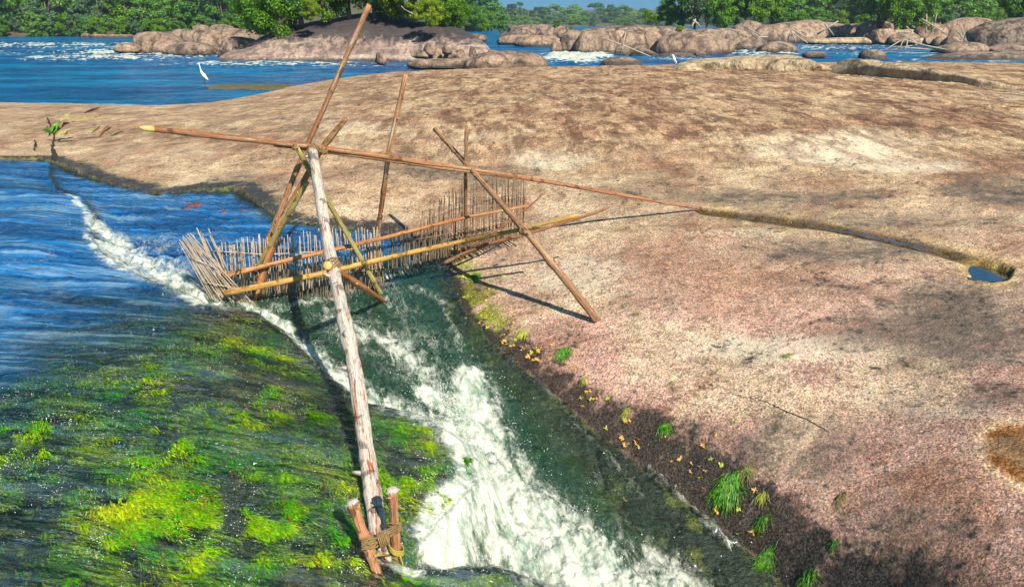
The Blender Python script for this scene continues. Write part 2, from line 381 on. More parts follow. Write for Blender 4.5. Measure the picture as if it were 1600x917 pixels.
def mat_moss():
    m = NT('waterweed_fronds')
    c = m.attr('tint', 'Color'); c = m.mix(.6, c, m.ramp(m.noise(50, 3), [(.35, .5), (.6, 1.5)]), 'MULTIPLY')
    p = m.bsdf(color=c, rough=.3, spec=.5)
    t = m.n('BsdfTranslucent', {'Color': c}).outputs[0]
    return m.done(m.n('MixShader', {0: .3, 1: p, 2: t}).outputs[0])
def mat_water():
    m = NT('river_water')
    depth = m.attr('depth'); foam = m.attr('foam'); far = m.attr('farw')
    fc = m.n('Attribute', attribute_name='flow').outputs['Vector']
    o = m.obj()
    # ripples
    near1 = m.noise(1.5, 5, .55, m.mapv((.8, 3.0, 1)), .7); near2 = m.noise(11, 4, .6, m.mapv((.8, 2.4, 1)), .6); near3 = m.noise(90, 2, .6)
    f1 = m.noise(1.3, 6, .66, m.mapv((.8, 1.0, 1))); f2 = m.noise(5.5, 4, .65, m.mapv((.8, 1.0, 1)))
    bn = m.bump(near1, .8, .30); bn = m.bump(near2, .5, .045, bn); bn = m.bump(near3, .3, .005, bn)
    bf = m.bump(f1, .8, .75); bf = m.bump(f2, .55, .22, bf)
    nrm = m.n('Mix', {'Factor': far, 4: bn, 5: bf}, data_type='VECTOR').outputs[1]
    # foam pattern: lace streaks along the flow
    st = m.noise(3.4, 7, .66, m.mapv((1, 2.0, 1), fc), 1.1); st2 = m.noise(12, 6, .68, m.mapv((1, 1.6, 1), fc), .9)
    stf = m.noise(1.6, 7, .75, m.mapv((1, .8, 1)), 1.0)
    pat = m.math('ADD', m.math('MULTIPLY', st, .6), m.math('MULTIPLY', st2, .4))
    patm = m.n('Mix', {'Factor': far, 2: pat, 3: stf}, data_type='FLOAT').outputs[0]
    def line(n_, w_): return m.n('MapRange', {'Value': m.math('ABSOLUTE', m.math('SUBTRACT', n_, .5)), 'From Min': 0., 'From Max': w_, 'To Min': 1., 'To Max': 0.}, interpolation_type='SMOOTHSTEP').outputs[0]
    lc = m.noise(1.9, 6, .62, m.mapv((1, 2.6, 1), fc), 1.6); lc2 = m.noise(5.0, 5, .62, m.mapv((1, 2.2, 1), fc), 1.4)
    gate = m.ramp(m.noise(1.1, 4, .6, m.mapv((1, 1.6, 1), fc)), [(.40, .15), (.60, 1.)])
    lace = m.math('MULTIPLY', m.math('MAXIMUM', m.math('MULTIPLY', line(lc, .026), .95), m.math('MULTIPLY', line(lc2, .024), .7)), gate)
    lace = m.math('MULTIPLY', lace, m.n('MapRange', {'Value': foam, 'From Min': .2, 'From Max': .6, 'To Min': .06, 'To Max': 1.}).outputs[0])
    lace = m.math('MULTIPLY', lace, m.math('SUBTRACT', 1.0, far))
    ff = m.math('ADD', m.math('MULTIPLY', m.math('SUBTRACT', patm, .5), 5.2), m.math('MULTIPLY', m.math('SUBTRACT', foam, .50), 3.0))
    ff = m.n('MapRange', {'Value': ff, 'From Min': -.3, 'From Max': 1.15, 'To Min': 0., 'To Max': .94}, interpolation_type='SMOOTHSTEP').outputs[0]
    ff = m.math('MULTIPLY', ff, m.n('MapRange', {'Value': foam, 'From Min': .03, 'From Max': .25}).outputs[0])
    sk = m.noise(1.0, 6, .6, m.mapv((.35, 3.2, 1)), 1.0); sk2 = m.noise(3.2, 5, .62, m.mapv((.30, 3.4, 1)), .8)
    streak = m.math('MULTIPLY', m.math('MULTIPLY', m.ramp(m.math('ADD', m.math('MULTIPLY', sk, .5), m.math('MULTIPLY', sk2, .5)), [(.515, 0.), (.60, 1.)]), .38), m.math('MULTIPLY', m.attr('blue'), m.math('SUBTRACT', 1.0, far)))  # pale highlights of the near water, painted into body colour and foam mask
    ff = m.math('MAXIMUM', m.math('MAXIMUM', ff, lace), m.math('MULTIPLY', streak, m.n('MapRange', {'Value': depth, 'From Min': .04, 'From Max': .22, 'To Min': .05, 'To Max': .55}).outputs[0]))
    # body: blue of the reflected sky painted into the diffuse colour
    nearc = m.mix(m.attr('blue'), m.ramp(depth, [(0, (.10, .16, .03)), (.25, (.02, .085, .035)), (.6, (.006, .045, .035)), (1, (.002, .04, .05))]), m.ramp(depth, [(0, (.07, .14, .06)), (.12, (.01, .09, .16)), (.3, (.005, .23, .66)), (1, (.005, .21, .62))]))
    bodyc = m.mix(far, nearc, m.mix(m.ramp(m.noise(.22, 5, .6, m.mapv((.35, 1, 1))), [(.42, 0.), (.58, 1.)]), (.002, .10, .29), (.008, .24, .48)))
    bodyc = m.mix(m.math('MULTIPLY', m.ramp(sk, [(.42, 1.), (.54, 0.)]), m.attr('blue')), bodyc, m.mix(1.0, bodyc, (.3, .42, .5), 'MULTIPLY'))
    bodyc = m.mix(streak, bodyc, (.12, .50, .80))
    body = m.n('BsdfDiffuse', {'Color': bodyc, 'Normal': nrm}).outputs[0]
    tr = m.n('BsdfTransparent', {'Color': m.ramp(depth, [(0, (.96, .99, .95)), (.4, (.62, .82, .66)), (1, (.4, .7, .6))])}).outputs[0]
    opac = m.n('MapRange', {'Value': depth, 'From Min': .02, 'From Max': .6, 'To Min': .02, 'To Max': .97}).outputs[0]
    under = m.n('MixShader', {0: opac, 1: tr, 2: body}).outputs[0]
    gl = m.n('BsdfGlossy', {'Color': (.95, .98, 1, 1), 'Roughness': .06, 'Normal': nrm}).outputs[0]
    fr = m.n('Fresnel', {'IOR': 1.34, 'Normal': nrm}).outputs[0]
    fr = m.math('MULTIPLY', fr, 1.2, clamp=True)
    wat = m.n('MixShader', {0: fr, 1: under, 2: gl}).outputs[0]
    fcx = m.mix(m.ramp(m.math('ADD', m.math('MULTIPLY', st, .6), m.math('MULTIPLY', st2, .4)), [(.43, 0.), (.54, 1.)]), (.33, .42, .33), (.70, .71, .60))  # creamy highlights and green-grey shadows painted into the foam colour
    fb = m.bump(st2, .6, .05); fb = m.bump(m.noise(60, 4, .7, fc), .6, .02, fb)
    foamb = m.bsdf(color=fcx, rough=.6, normal=fb, spec=.3)
    return m.done(m.n('MixShader', {0: ff, 1: wat, 2: foamb}).outputs[0])
M = {}
M['slab'] = mat_slab(); M['bed'] = mat_bed(); M['moss'] = mat_moss(); M['water'] = mat_water()

# ------------------------------------------------------------------ ground, riverbed and water sheets
def axis(segs):
    out = [segs[0][0]]
    for a, b, st in segs:
        n = max(2, int(round((b - a) / st))); out += list(np.linspace(a, b, n + 1)[1:])
    return np.array(out)
def gridmesh(ta, ly):
    T, L = np.meshgrid(ta, ly); Y = np.exp(L); X = T * Y
    r, c = T.shape; idx = np.arange(r * c).reshape(r, c)
    F = np.stack([idx[:-1, :-1], idx[:-1, 1:], idx[1:, 1:], idx[1:, :-1]], -1).reshape(-1, 4)
    return X.ravel(), Y.ravel(), F
def submesh(V, F, keep, attrs):
    F = F[keep]; used = np.unique(F); re = np.full(len(V), -1, np.int64); re[used] = np.arange(len(used))
    return V[used], re[F], {k: (t, a[used]) for k, (t, a) in attrs.items()}
C3 = lambda *c: np.array(c, float)
ln = math.log
X, Y, F = gridmesh(axis([(-1.5, -.95, .012), (-.95, .95, .0036), (.95, 1.5, .012)]), axis([(ln(1.8), ln(3), .02), (ln(3), ln(12), .0036), (ln(12), ln(70), .006)]))
f = fields(X, Y)
pu, pv = proj(X, Y, f['bed'])
GROOVE_PX = [(1092,329),(1130,333),(1200,341),(1290,354),(1380,371),(1450,387),(1500,400),(1530,412)]
POOL_PX = [(1518,418),(1530,413),(1560,414),(1577,421),(1572,430),(1550,434),(1525,430)]
ORANGE_PX = [(1536,700),(1545,678),(1575,666),(1640,668),(1700,700),(1690,750),(1620,762),(1575,740),(1545,722)]
gd, gwid, gt = pdist(pu, pv * 1.0, GROOVE_PX, False, [4,5,7,6,6,7,8,10])
pd_, _, _ = pdist(pu, pv, POOL_PX, True); pin = inside(pu, pv, POOL_PX); psd = np.where(pin, -pd_, pd_)
od_, _, _ = pdist(pu, pv, ORANGE_PX, True); oin = inside(pu, pv, ORANGE_PX); osd = np.where(oin, -od_, od_)
nb = fbm(X * .8, Y * .8, 5); nb2 = fbm(X * 3.2 + 5, Y * 3.2, 4); nb3 = fbm(X * .25, Y * .25, 4)
gro = np.exp(-(gd / gwid) ** 2)
Z = f['bed'] - .05 * gro * (pu > 1080)
_tf = fbm(X * .75 + 3, Y * .42, 5, .58); _tg = fbm(X * 2.1 + 3, Y * 1.2, 4, .58)
_tm = f['ins'] * sstep(.3, 1.5, f['dslab']) * sstep(420, 260, pv) * sstep(330, 620, pu) * sstep(1.5, 3, np.hypot(X - .6, Y - 9.6))
Z = Z + _tm * (.022 * sstep(.0, .03, _tf - .02) + .022 * sstep(.0, .03, _tf - .22) + .014 * sstep(0, .04, _tg - .12) - .014 * sstep(0, .04, -_tg - .2))
POOLZ = float(f['bed'][psd < 7].min()); ORANGEZ = float(np.percentile(f['bed'][osd < 1], 40))
for sd_, z_, a_ in ((psd, POOLZ, 8),):
    k_ = sstep(9, 1, sd_ + 2.5 * nb2); Z = Z * (1 - k_) + np.minimum(Z, z_ - .02) * k_
GROUND_DIP = lambda u, v: 0
# colours of the dry slab
pink = C3(.46, .275, .205); tan = C3(.44, .315, .19); dark = C3(.215, .165, .12); brown = C3(.30, .165, .09); pale = C3(.66, .56, .42)
t = sstep(560, 260, pv)[:, None]; macro = pink * (1 - t) + tan * t
macro = macro * (1 + .30 * nb[:, None] + .2 * nb3[:, None])
n4 = fbm(X * .55 + 31, Y * .4, 5); n5 = fbm(X * 1.6 - 11, Y * 1.2, 5)
q_ = sstep(.05, .35, n4 + .45 * n5)[:, None] * .6; macro = macro * (1 - q_) + C3(.56, .43, .27) * q_
q_ = sstep(.02, .35, -n4 + .6 * n5)[:, None] * .55; macro = macro * (1 - q_) + C3(.33, .165, .095) * q_
def blob(cu, cv, ru, rv, s, p=2, wob=.35):
    q = ((pu - cu) / ru) ** 2 + ((pv - cv) / rv) ** 2
    return s * sstep(1.25, .35, q ** .5 + wob * nb + .22 * nb2)
def over(mask, c):
    global macro
    m_ = np.clip(mask, 0, 1)[:, None]; macro = macro * (1 - m_) + c * m_
stain = np.zeros(len(X)); palea = np.zeros(len(X))
for a in [(1310,232,190,34,.95),(1420,262,120,14,.9),(850,250,90,20,.8),(1250,545,300,34,.7),(900,430,110,46,.6),(1500,640,120,24,.5),(560,200,100,12,.6),(1380,620,120,30,.4),(1180,160,60,12,.4),(870,250,110,22,.5),(700,215,160,18,.4),(1150,365,120,10,.5),(1560,150,80,12,.5),(500,185,100,10,.45),(260,240,140,18,.3),
          (1250,560,260,40,.35),(1100,480,200,60,.25),(800,440,60,50,.35),(1520,690,60,60,.3),(1560,560,80,14,.5),(640,150,60,8,.3)]: palea = np.maximum(palea, blob(*a) * .95)
for a in [(1450,495,150,60,.75),(1540,540,120,45,.6),(1300,460,120,30,.35),(1200,700,140,60,.35),(1420,660,80,50,.3),(1320,900,200,90,.75),(1250,330,160,14,.45),(1400,345,200,16,.55),(1180,700,90,40,.4),
          (600,275,120,22,.35),(740,270,120,26,.35),(380,285,90,18,.5),(1560,620,90,30,.5),(1100,560,120,30,.3),(1200,310,220,18,.7),(1330,395,190,26,.75),(1450,520,190,60,.9),(1240,700,130,70,.65),(700,268,140,24,.6),(1560,300,120,30,.8),(980,300,90,16,.5),(880,150,90,10,.4),(1420,820,130,60,.55)]: stain = np.maximum(stain, blob(*a) * .95)
for a in [(1540,270,100,38,.55),(1000,180,90,22,.5),(1010,140,40,18,.6),(950,265,60,16,.4),(1250,205,130,12,.45),(1480,185,90,10,.5),(840,215,50,12,.3),(700,300,150,20,.25),(1010,310,110,22,.4)]: over(blob(*a), brown)
# yellow fringe by the crack puddles, rust groove
over(np.exp(-(np.maximum(gd - 8, 0) / 14) ** 2) * .45 * (pu > 1095) * (.6 + nb2), C3(.62, .47, .20))
over(np.clip(gro * 2.2 - .3, 0, 1) * (gd < 25) * (pu > 1085), C3(.085, .045, .004))
over(sstep(30, 2, psd + 8 * nb2) * .55, C3(.6, .42, .14)); over(sstep(12, 2, psd + 5 * nb2), C3(.15, .10, .01))
over(sstep(26, 4, osd + 10 * nb2) * .6, C3(.80, .55, .30)); over(sstep(6, -3, osd + 6 * nb2), C3(.30, .12, .025)); over(sstep(-8, -22, osd + 12 * nb2) * .7, C3(.26, .17, .08))
# wet and algae-darkened band along the water
wl_d = f['dslab'] + .16 * nb2 + .16 * nb
bandw = np.interp(pv, [230, 300, 400, 520, 600, 700, 800, 917, 1000], [.25, .3, .14, .22, .26, .29, .36, .55, .8])
nearw = (Y < 16) & (f['ins'])
band = np.where(nearw, sstep(bandw * 1.5, bandw * .4, wl_d), 0)
gm = blob(750,475,75,95,1.0,2,.4) * sstep(.55, .15, f['dslab']); over(gm * sstep(-.35, .2, nb2 + .2), C3(.22, .25, .02)); band = band * (1 - .85 * gm * sstep(.03, .12, f['dslab']))
over(np.where(nearw & (pu < 480) & (pu > 130), sstep(.6, .1, f['dslab'] + .3 * nb2) * .8, 0) * sstep(-.2, .25, nb2), C3(.10, .13, .03))
over(np.where(nearw & (pu < 100), sstep(.7, .1, f['dslab'] + .3 * nb2) * .7, 0), C3(.33, .32, .10))
under = sstep(0.03, -.05, f['dslab'])[:, None]
flaky = sstep(330, 190, pv) * (.75 + .25 * nb) * sstep(.2, 1.5, f['dslab']) * np.interp(pu, [0, 450, 700], [.45, .6, 1])
# riverbed colours
mo = fbm(X * 1.5, Y * 1.7, 4); mo2 = fbm(X * 6, Y * 7, 4)
bedc = np.where((mo2 > .12)[:, None], C3(.13, .15, .03), C3(.03, .045, .014)) * np.ones((len(X), 3))
mossk = np.clip(sstep(-.15, .3, mo + .75 * mo2) * (.2 + .8 * sstep(-.12, .06, fbm(X * 3.1 + 50, Y * 3.3, 4))), 0, 1)[:, None] * f['shallow'][:, None]
bedc = bedc * (1 - mossk) + C3(.10, .30, .008) * mossk
rockk = (sstep(.15, .4, fbm(X * 2.3 + 40, Y * 2.3, 4)) * .7)[:, None]; bedc = bedc * (1 - rockk) + C3(.17, .12, .06) * rockk
chn = (~f['inl'] & (f['dslab'] < 0) & (Y < 21))[:, None]
chc = np.where((nb2 > .15)[:, None], C3(.08, .10, .02), C3(.022, .035, .02))
bedc = np.where(chn, chc, bedc)
sh = (f['far'] & (Z > -.8))[:, None]; bedc = np.where(sh, C3(.13, .11, .04), bedc)
cmac = np.where(f['ins'][:, None], macro, bedc)
V = np.stack([X, Y, Z], -1)
AT = {'macro': ('FLOAT_COLOR', np.clip(cmac, 0.002, 1)), 'wet': ('FLOAT', np.clip(band * 1.0, 0, 1)), 'flaky': ('FLOAT', np.clip(flaky, 0, 1)), 'stain': ('FLOAT', stain), 'palea': ('FLOAT', palea)}
fc_in = f['dslab'][F].max(1) > -.02
hid = (f['wat'][F] - Z[F]).min(1) > 1.2
v1, f1, a1 = submesh(V, F, fc_in, AT)
ground = tag(mk('ground', v1, f1, M['slab'], attrs=a1), 'wide pink and tan granite slab sloping down to the chute', kind='structure')
v1, f1, a1 = submesh(V, F, ~fc_in & ~hid, AT)
tag(mk('riverbed', v1, f1, M['bed'], attrs=a1), 'dark weedy rock bed under the shallow water', kind='structure')

# water
X, Y, F = gridmesh(axis([(-1.5, -.92, .010), (-.92, .48, .0028), (.48, 1.5, .010)]), axis([(ln(1.8), ln(3), .02), (ln(3), ln(11), .0030), (ln(11), ln(70), .0065), (ln(70), ln(900), .02)]))
f = fields(X, Y); W = f['wat']
dep = np.clip(np.where(f['far'], W - f['bed'] , W - f['bed']), 0, 3)
dep = np.where(f['far'], np.clip(dep + .35, 0, 1), dep)
depn = np.clip(np.where(f['far'] & (dep > .5), 1, dep), 0, 1)
V = np.stack([X, Y, W], -1)
flow = np.stack([np.where(f['inl'], Y * .6 + 3, f['ac']), np.where(f['inl'], X, f['al']), 0 * X], -1)[:, [1, 0, 2]]
wu, wv_ = proj(X, Y, W); blue_ = np.clip(np.maximum(sstep(440, 400, wv_ + .12 * (wu - 400)), f['inl'] * 1.0), 0, 1)  # where the near body colour gets the painted sky blue
AT = {'blue': ('FLOAT', blue_), 'depth': ('FLOAT', depn), 'foam': ('FLOAT', np.clip(f['foam'], 0, 1.3)), 'farw': ('FLOAT', f['far'].astype(float)), 'flow': ('FLOAT_VECTOR', flow)}
seen = (W[F] - f['bed'][F]).max(1) > -.04
isfar = f['far'][F].all(1)
v1, f1, a1 = submesh(V, F, seen & isfar, AT)
tag(mk('river', v1, f1, M['water'], attrs=a1), 'wide blue river with white rapids beyond the slab', kind='structure')
v1, f1, a1 = submesh(V, F, seen & ~isfar & (Y[F].max(1) < 22), AT)
stream = tag(mk('stream_water', v1, f1, M['water'], attrs=a1), 'fast water sliding over the mossy shelf into the foaming chute', kind='structure')
WATN = (X, Y, W)
def fld(x, y): return fields(np.atleast_1d(np.asarray(x, float)), np.atleast_1d(np.asarray(y, float)))
#@@PART2
# ------------------------------------------------------------------ wood, rope, foliage, boulder materials
def mat_wood(name, light, mid, darkc, scale=1.0, bark=None, split=(.42, .55), wetz=None):
    m = NT(name)
    uv = m.n('Attribute', attribute_name='grain').outputs['Vector']
    n = m.noise(3.2 * scale, 6, .7, m.mapv((1.2, 1.2, .35), uv), .8); n2 = m.noise(22 * scale, 4, .7, m.mapv((1, 1, .15), uv))
    n3 = m.noise(1.1, 3, .6, m.mapv((.3, .3, 1), uv))
    c = m.ramp(n, [(split[0] - .06, darkc), (split[0], mid), (split[1], light), (split[1] + .12, tuple(min(1, x * 1.25) for x in light))])
    if bark: c = m.mix(m.ramp(m.noise(2.4 * scale, 7, .72, m.mapv((1, 1, .45), uv), 1.2), [(.56, 0.), (.58, 1.)]), c, bark)
    c = m.mix(.6, c, m.ramp(n2, [(.3, .4), (.5, 1.), (.7, 1.4)]), 'MULTIPLY'); c = m.mix(.5, c, m.ramp(n3, [(.35, .6), (.6, 1.15)]), 'MULTIPLY')
    c = m.mix(.8, c, m.ramp(m.noise(9, 2, .5, m.mapv((.1, .1, 1), uv)), [(.35, .3), (.39, 1.)]), 'MULTIPLY'); c = m.mix(.8, c, m.ramp(m.noise(38, 5, .7, m.mapv((1, 1, .5), uv)), [(.36, .35), (.5, 1.), (.65, 1.6)]), 'MULTIPLY')
    b = m.bump(n2, .6, .006); b = m.bump(n, .6, .012, b)
    return m.done(m.bsdf(color=c, rough=.62, normal=b, spec=.3))
M['barkpole'] = mat_wood('red_brown_bark', (.36, .15, .065), (.24, .085, .035), (.09, .04, .02), 1.6, (.40, .33, .22))
M['patchpole'] = mat_wood('patchy_bark', (.46, .20, .09), (.30, .12, .05), (.12, .055, .03), 1.4, (.52, .48, .38), (.40, .52))
M['greypole'] = mat_wood('pale_peeling_bark', (.47, .41, .34), (.36, .30, .24), (.15, .10, .075), 1.7, (.30, .10, .05), (.38, .48))
M['yellowpole'] = mat_wood('yellow_stripped_wood', (.54, .33, .09), (.38, .20, .05), (.17, .09, .03), 1.6)
M['orangepole'] = mat_wood('orange_wood', (.46, .19, .06), (.31, .11, .035), (.13, .055, .025), 1.7, (.46, .36, .22))
M['greenpole'] = mat_wood('greenish_yellow_wood', (.42, .34, .12), (.28, .22, .07), (.12, .09, .04), 1.7)
M['brownpole'] = mat_wood('brown_wood', (.33, .17, .08), (.22, .10, .045), (.10, .05, .025), 1.6, (.36, .28, .18))
M['stick'] = mat_wood('split_cane', (.60, .48, .34), (.44, .32, .21), (.20, .12, .07), 3.0)
M['darkstick'] = mat_wood('weathered_cane', (.27, .19, .12), (.15, .10, .06), (.05, .035, .025), 3.0)
M['wetstick'] = mat_wood('wet_dark_cane', (.24, .17, .10), (.15, .10, .06), (.05, .035, .02), 3.0)
M['stakewood'] = mat_wood('split_stake_wood', (.48, .22, .10), (.30, .12, .05), (.10, .045, .02), 2.0, (.36, .30, .22))
def simple(name, c, rough=.7, nscale=8, var=.5, spec=.3, bumpd=0.0):
    m = NT(name); n = m.noise(nscale, 4, .6)
    cc = m.mix(var, c, m.ramp(n, [(.3, .45), (.5, 1.), (.7, 1.5)]), 'MULTIPLY')
    if bumpd: return m.done(m.bsdf(color=cc, rough=rough, spec=spec, normal=m.bump(n, .7, bumpd)))
    return m.done(m.bsdf(color=cc, rough=rough, spec=spec))
M['cutwood'] = simple('fresh_cut_wood', (.56, .36, .12), .7, 60)
M['frayed'] = simple('frayed_pale_wood', (.46, .41, .34), .8, 120, .8, .2, .01)
M['rope'] = simple('yellow_vine_rope', (.22, .14, .06), .7, 70, .7, .2, .003)
M['rope2'] = simple('bright_yellow_cord', (.34, .29, .05), .6, 70, .5)
M['rosette'] = simple('yellow_orange_rosette', (.62, .33, .08), .6, 40, .8)
M['rosette2'] = simple('yellow_green_rosette', (.42, .46, .06), .6, 40, .8)
M['algae'] = simple('bright_green_waterweed', (.055, .21, .008), .3, 55, 1.0, .5)
def mat_algae():
    m = NT('bright_green_waterweed'); n = m.noise(38, 3, .6); n2 = m.noise(9, 3, .6)
    c = m.ramp(n, [(.36, (.015, .07, .004)), (.5, (.05, .22, .008)), (.62, (.17, .34, .01)), (.74, (.36, .34, .05))])
    return m.done(m.bsdf(color=c, rough=.3, spec=.5, normal=m.bump(n, .5, .004)))
M['algae'] = mat_algae()
M['algaedry'] = simple('drying_olive_waterweed', (.26, .24, .07), .7, 30, .8)
M['deadleaf'] = simple('dead_brown_leaf', (.26, .13, .05), .7, 20, .8)
M['redleaf'] = simple('red_brown_leaf', (.13, .04, .025), .6, 20, .8)
M['white'] = simple('white_feathers', (.80, .82, .82), .7, 30, .15)
M['beak'] = simple('yellow_beak', (.6, .38, .05), .5)
M['birdleg'] = simple('dark_bird_leg', (.03, .03, .03), .6)
M['bleached'] = simple('bleached_driftwood', (.38, .31, .23), .8, 6, .6)
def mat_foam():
    m = NT('spray_and_glint_flecks'); return m.done(m.bsdf(color=(.85, .88, .86), rough=.25, spec=.5))
M['spray_glints'] = mat_foam()
def mat_boulder(name, c1, c2, darkc, darkamt=.5, streak=False):
    m = NT(name)
    oi = m.n('ObjectInfo').outputs['Random']
    wv = m.n('NewGeometry').outputs['Position']
    vec = m.n('VectorMath', {0: wv, 1: m.n('CombineXYZ', {0: oi, 1: oi, 2: oi}).outputs[0]}, operation='ADD').outputs[0]
    n = m.noise(.45, 6, .62, vec, .4); n2 = m.noise(3.5, 6, .68, vec); n3 = m.noise(1.1, 5, .6, m.mapv((1, 1, .22) if streak else (1, 1, .6), vec), .5)
    c = m.mix(m.ramp(n, [(.4, 0.), (.6, 1.)]), c1, c2)
    c = m.mix(m.math('MULTIPLY', m.ramp(n3, [(.46, 0.), (.62, 1.)]), darkamt), c, darkc)
    c = m.mix(.75, c, m.ramp(n2, [(.3, .35), (.45, .85), (.55, 1.1), (.7, 1.5)]), 'MULTIPLY')
    c = m.mix(.8, c, m.ramp(m.n('TexVoronoi', {'Vector': m.n('VectorMath', {0: vec, 1: m.n('VectorMath', {0: m.n('TexNoise', {'Vector': vec, 'Scale': .8, 'Detail': 4.0}).outputs['Color'], 1: (1.6, 1.6, 1.6)}, operation='MULTIPLY').outputs[0]}, operation='ADD').outputs[0], 'Scale': .2}, feature='DISTANCE_TO_EDGE').outputs[0], [(.0, .25), (.012, .6), (.03, 1.)]), 'MULTIPLY')
    # dark tide band just above the water
    z = m.n('SeparateXYZ', {0: wv}).outputs[2]
    zb = m.math('ADD', z, m.math('MULTIPLY', n2, .25))
    c = m.mix(m.n('MapRange', {'Value': zb, 'From Min': .32, 'From Max': .62, 'To Min': .85, 'To Max': 0.}).outputs[0], c, (.05, .042, .035))
    b = m.bump(n2, .7, .25); b = m.bump(n, .8, .9, b)
    return m.done(m.bsdf(color=c, rough=.8, normal=b, spec=.3))
M['boulder'] = mat_boulder('tan_boulder', (.41, .285, .195), (.29, .195, .14), (.085, .06, .048), .85)
M['boulder2'] = mat_boulder('grey_brown_boulder', (.24, .17, .125), (.35, .25, .175), (.06, .045, .04), .9)
M['ledge'] = mat_boulder('pale_ledge_rock', (.54, .41, .25), (.46, .34, .21), (.16, .10, .05), .45)
def mat_dome():
    m = NT('dark_streaked_dome_rock'); wv = m.n('NewGeometry').outputs['Position']
    z = m.n('SeparateXYZ', {0: wv}).outputs[2]; x = m.n('SeparateXYZ', {0: wv}).outputs[0]
    st = m.noise(1.5, 7, .7, m.mapv((1.1, .8, .14), wv), .8); n = m.noise(.35, 5, .6, wv, .5); g = m.noise(4, 6, .7, wv)
    lay = m.noise(1.0, 5, .6, m.mapv((.12, .12, 1.7), wv), .4)
    c = m.mix(m.ramp(n, [(.42, 0.), (.58, 1.)]), (.40, .28, .22), (.25, .17, .14))
    c = m.mix(m.math('MULTIPLY', m.ramp(st, [(.47, 0.), (.56, 1.)]), .65), c, (.11, .08, .075))
    c = m.mix(m.math('MULTIPLY', m.ramp(lay, [(.52, 0.), (.60, 1.)]), .6), c, (.50, .40, .31))
    hi = m.math('ADD', m.math('MULTIPLY', st, 2.6), z)
    c = m.mix(m.n('MapRange', {'Value': hi, 'From Min': 2.35, 'From Max': 3.0, 'To Min': 0., 'To Max': .93}).outputs[0], c, (.045, .038, .04))
    c = m.mix(m.n('MapRange', {'Value': m.math('ADD', z, m.math('MULTIPLY', g, .3)), 'From Min': .22, 'From Max': .42, 'To Min': .85, 'To Max': 0.}).outputs[0], c, (.045, .038, .03))
    c = m.mix(.7, c, m.ramp(g, [(.3, .5), (.5, 1.), (.7, 1.5)]), 'MULTIPLY')
    b = m.bump(g, .5, .12); b = m.bump(st, .5, .3, b)
    return m.done(m.bsdf(color=c, rough=.75, normal=b, spec=.3))
M['dome'] = mat_dome()
def mat_leaf(name, c1, c2, hue=.5, trans=.35):
    m = NT(name); oi = m.n('ObjectInfo').outputs['Random']
    a = m.attr('lv'); f = m.math('ADD', m.math('MULTIPLY', a, .75), m.math('MULTIPLY', oi, .3), clamp=True)
    c = m.mix(f, c1, c2)
    p = m.bsdf(color=c, rough=.5, spec=.35); t = m.n('BsdfTranslucent', {'Color': m.mix(.5, c, (.18, .26, .01))}).outputs[0]
    return m.done(m.n('MixShader', {0: trans, 1: p, 2: t}).outputs[0])
M['leafnear'] = mat_leaf('bright_green_leaves', (.03, .15, .008), (.20, .36, .012))
M['leafyel'] = mat_leaf('yellow_green_leaves', (.12, .24, .01), (.36, .42, .015))
M['leafdark'] = mat_leaf('deep_green_leaves', (.012, .08, .015), (.06, .17, .015), trans=.25)
M['leaffar'] = mat_leaf('forest_leaves', (.02, .12, .02), (.16, .32, .025), trans=.25)
M['leafgrey'] = mat_leaf('grey_green_leaves', (.04, .11, .045), (.14, .22, .09), trans=.2)
M['trunk'] = simple('tree_bark', (.16, .12, .09), .9, 3, .6)

# ------------------------------------------------------------------ far land
def land(name, u0, u1, Y0, Y1, zfun, label, mat):
    xs = np.linspace((u0 - 800) / FPX * Y0 / CP, (u1 - 800) / FPX * Y0 / CP, 90); ys = np.linspace(Y0, Y1, 40)
    GX, GY = np.meshgrid(xs, ys); GX = GX * GY / Y0; wob = 6 * fbm(GX * .02, GX * 0 + 3.3, 3) + 2 * fbm(GX * .1, GX * 0, 3)
    d = (GY - Y0); Zz = zfun(d, GX) ; P = np.stack([GX, GY + wob, Zz], -1).reshape(-1, 3)
    r, c = GX.shape; idx = np.arange(r * c).reshape(r, c)
    F_ = np.stack([idx[:-1, :-1], idx[:-1, 1:], idx[1:, 1:], idx[1:, :-1]], -1).reshape(-1, 4)
    o = mk(name, P, F_, mat); tag(o, label, kind='structure'); return o
M['soil'] = simple('forest_floor', (.10, .085, .04), .9, .3, .7)
M['sand'] = simple('sandy_rock_bank', (.46, .33, .20), .9, .5, .5)
land('terrain', -900, 640, 158, 330, lambda d, x: np.clip(d * .5 - .6, -.8, 1.0) + np.maximum(d - 10, 0) * .10 + .5 * fbm(x * .05, d * .05, 3), 'forested far river bank', M['soil'])
land('terrain', 300, 1500, 590, 900, lambda d, x: np.clip(d * .5 - .6, -.8, 1.2) + np.maximum(d - 12, 0) * .05 + .5 * fbm(x * .05, d * .05, 3), 'distant low river bank under hazy forest', M['soil'])
land('terrain', 1200, 2500, 122, 330, lambda d, x: np.clip(d * .35 - .6, -.8, .9) + np.maximum(d - 22, 0) * .11 + .6 * fbm(x * .05, d * .05, 3), 'rocky river bank behind the rapids', M['sand'])

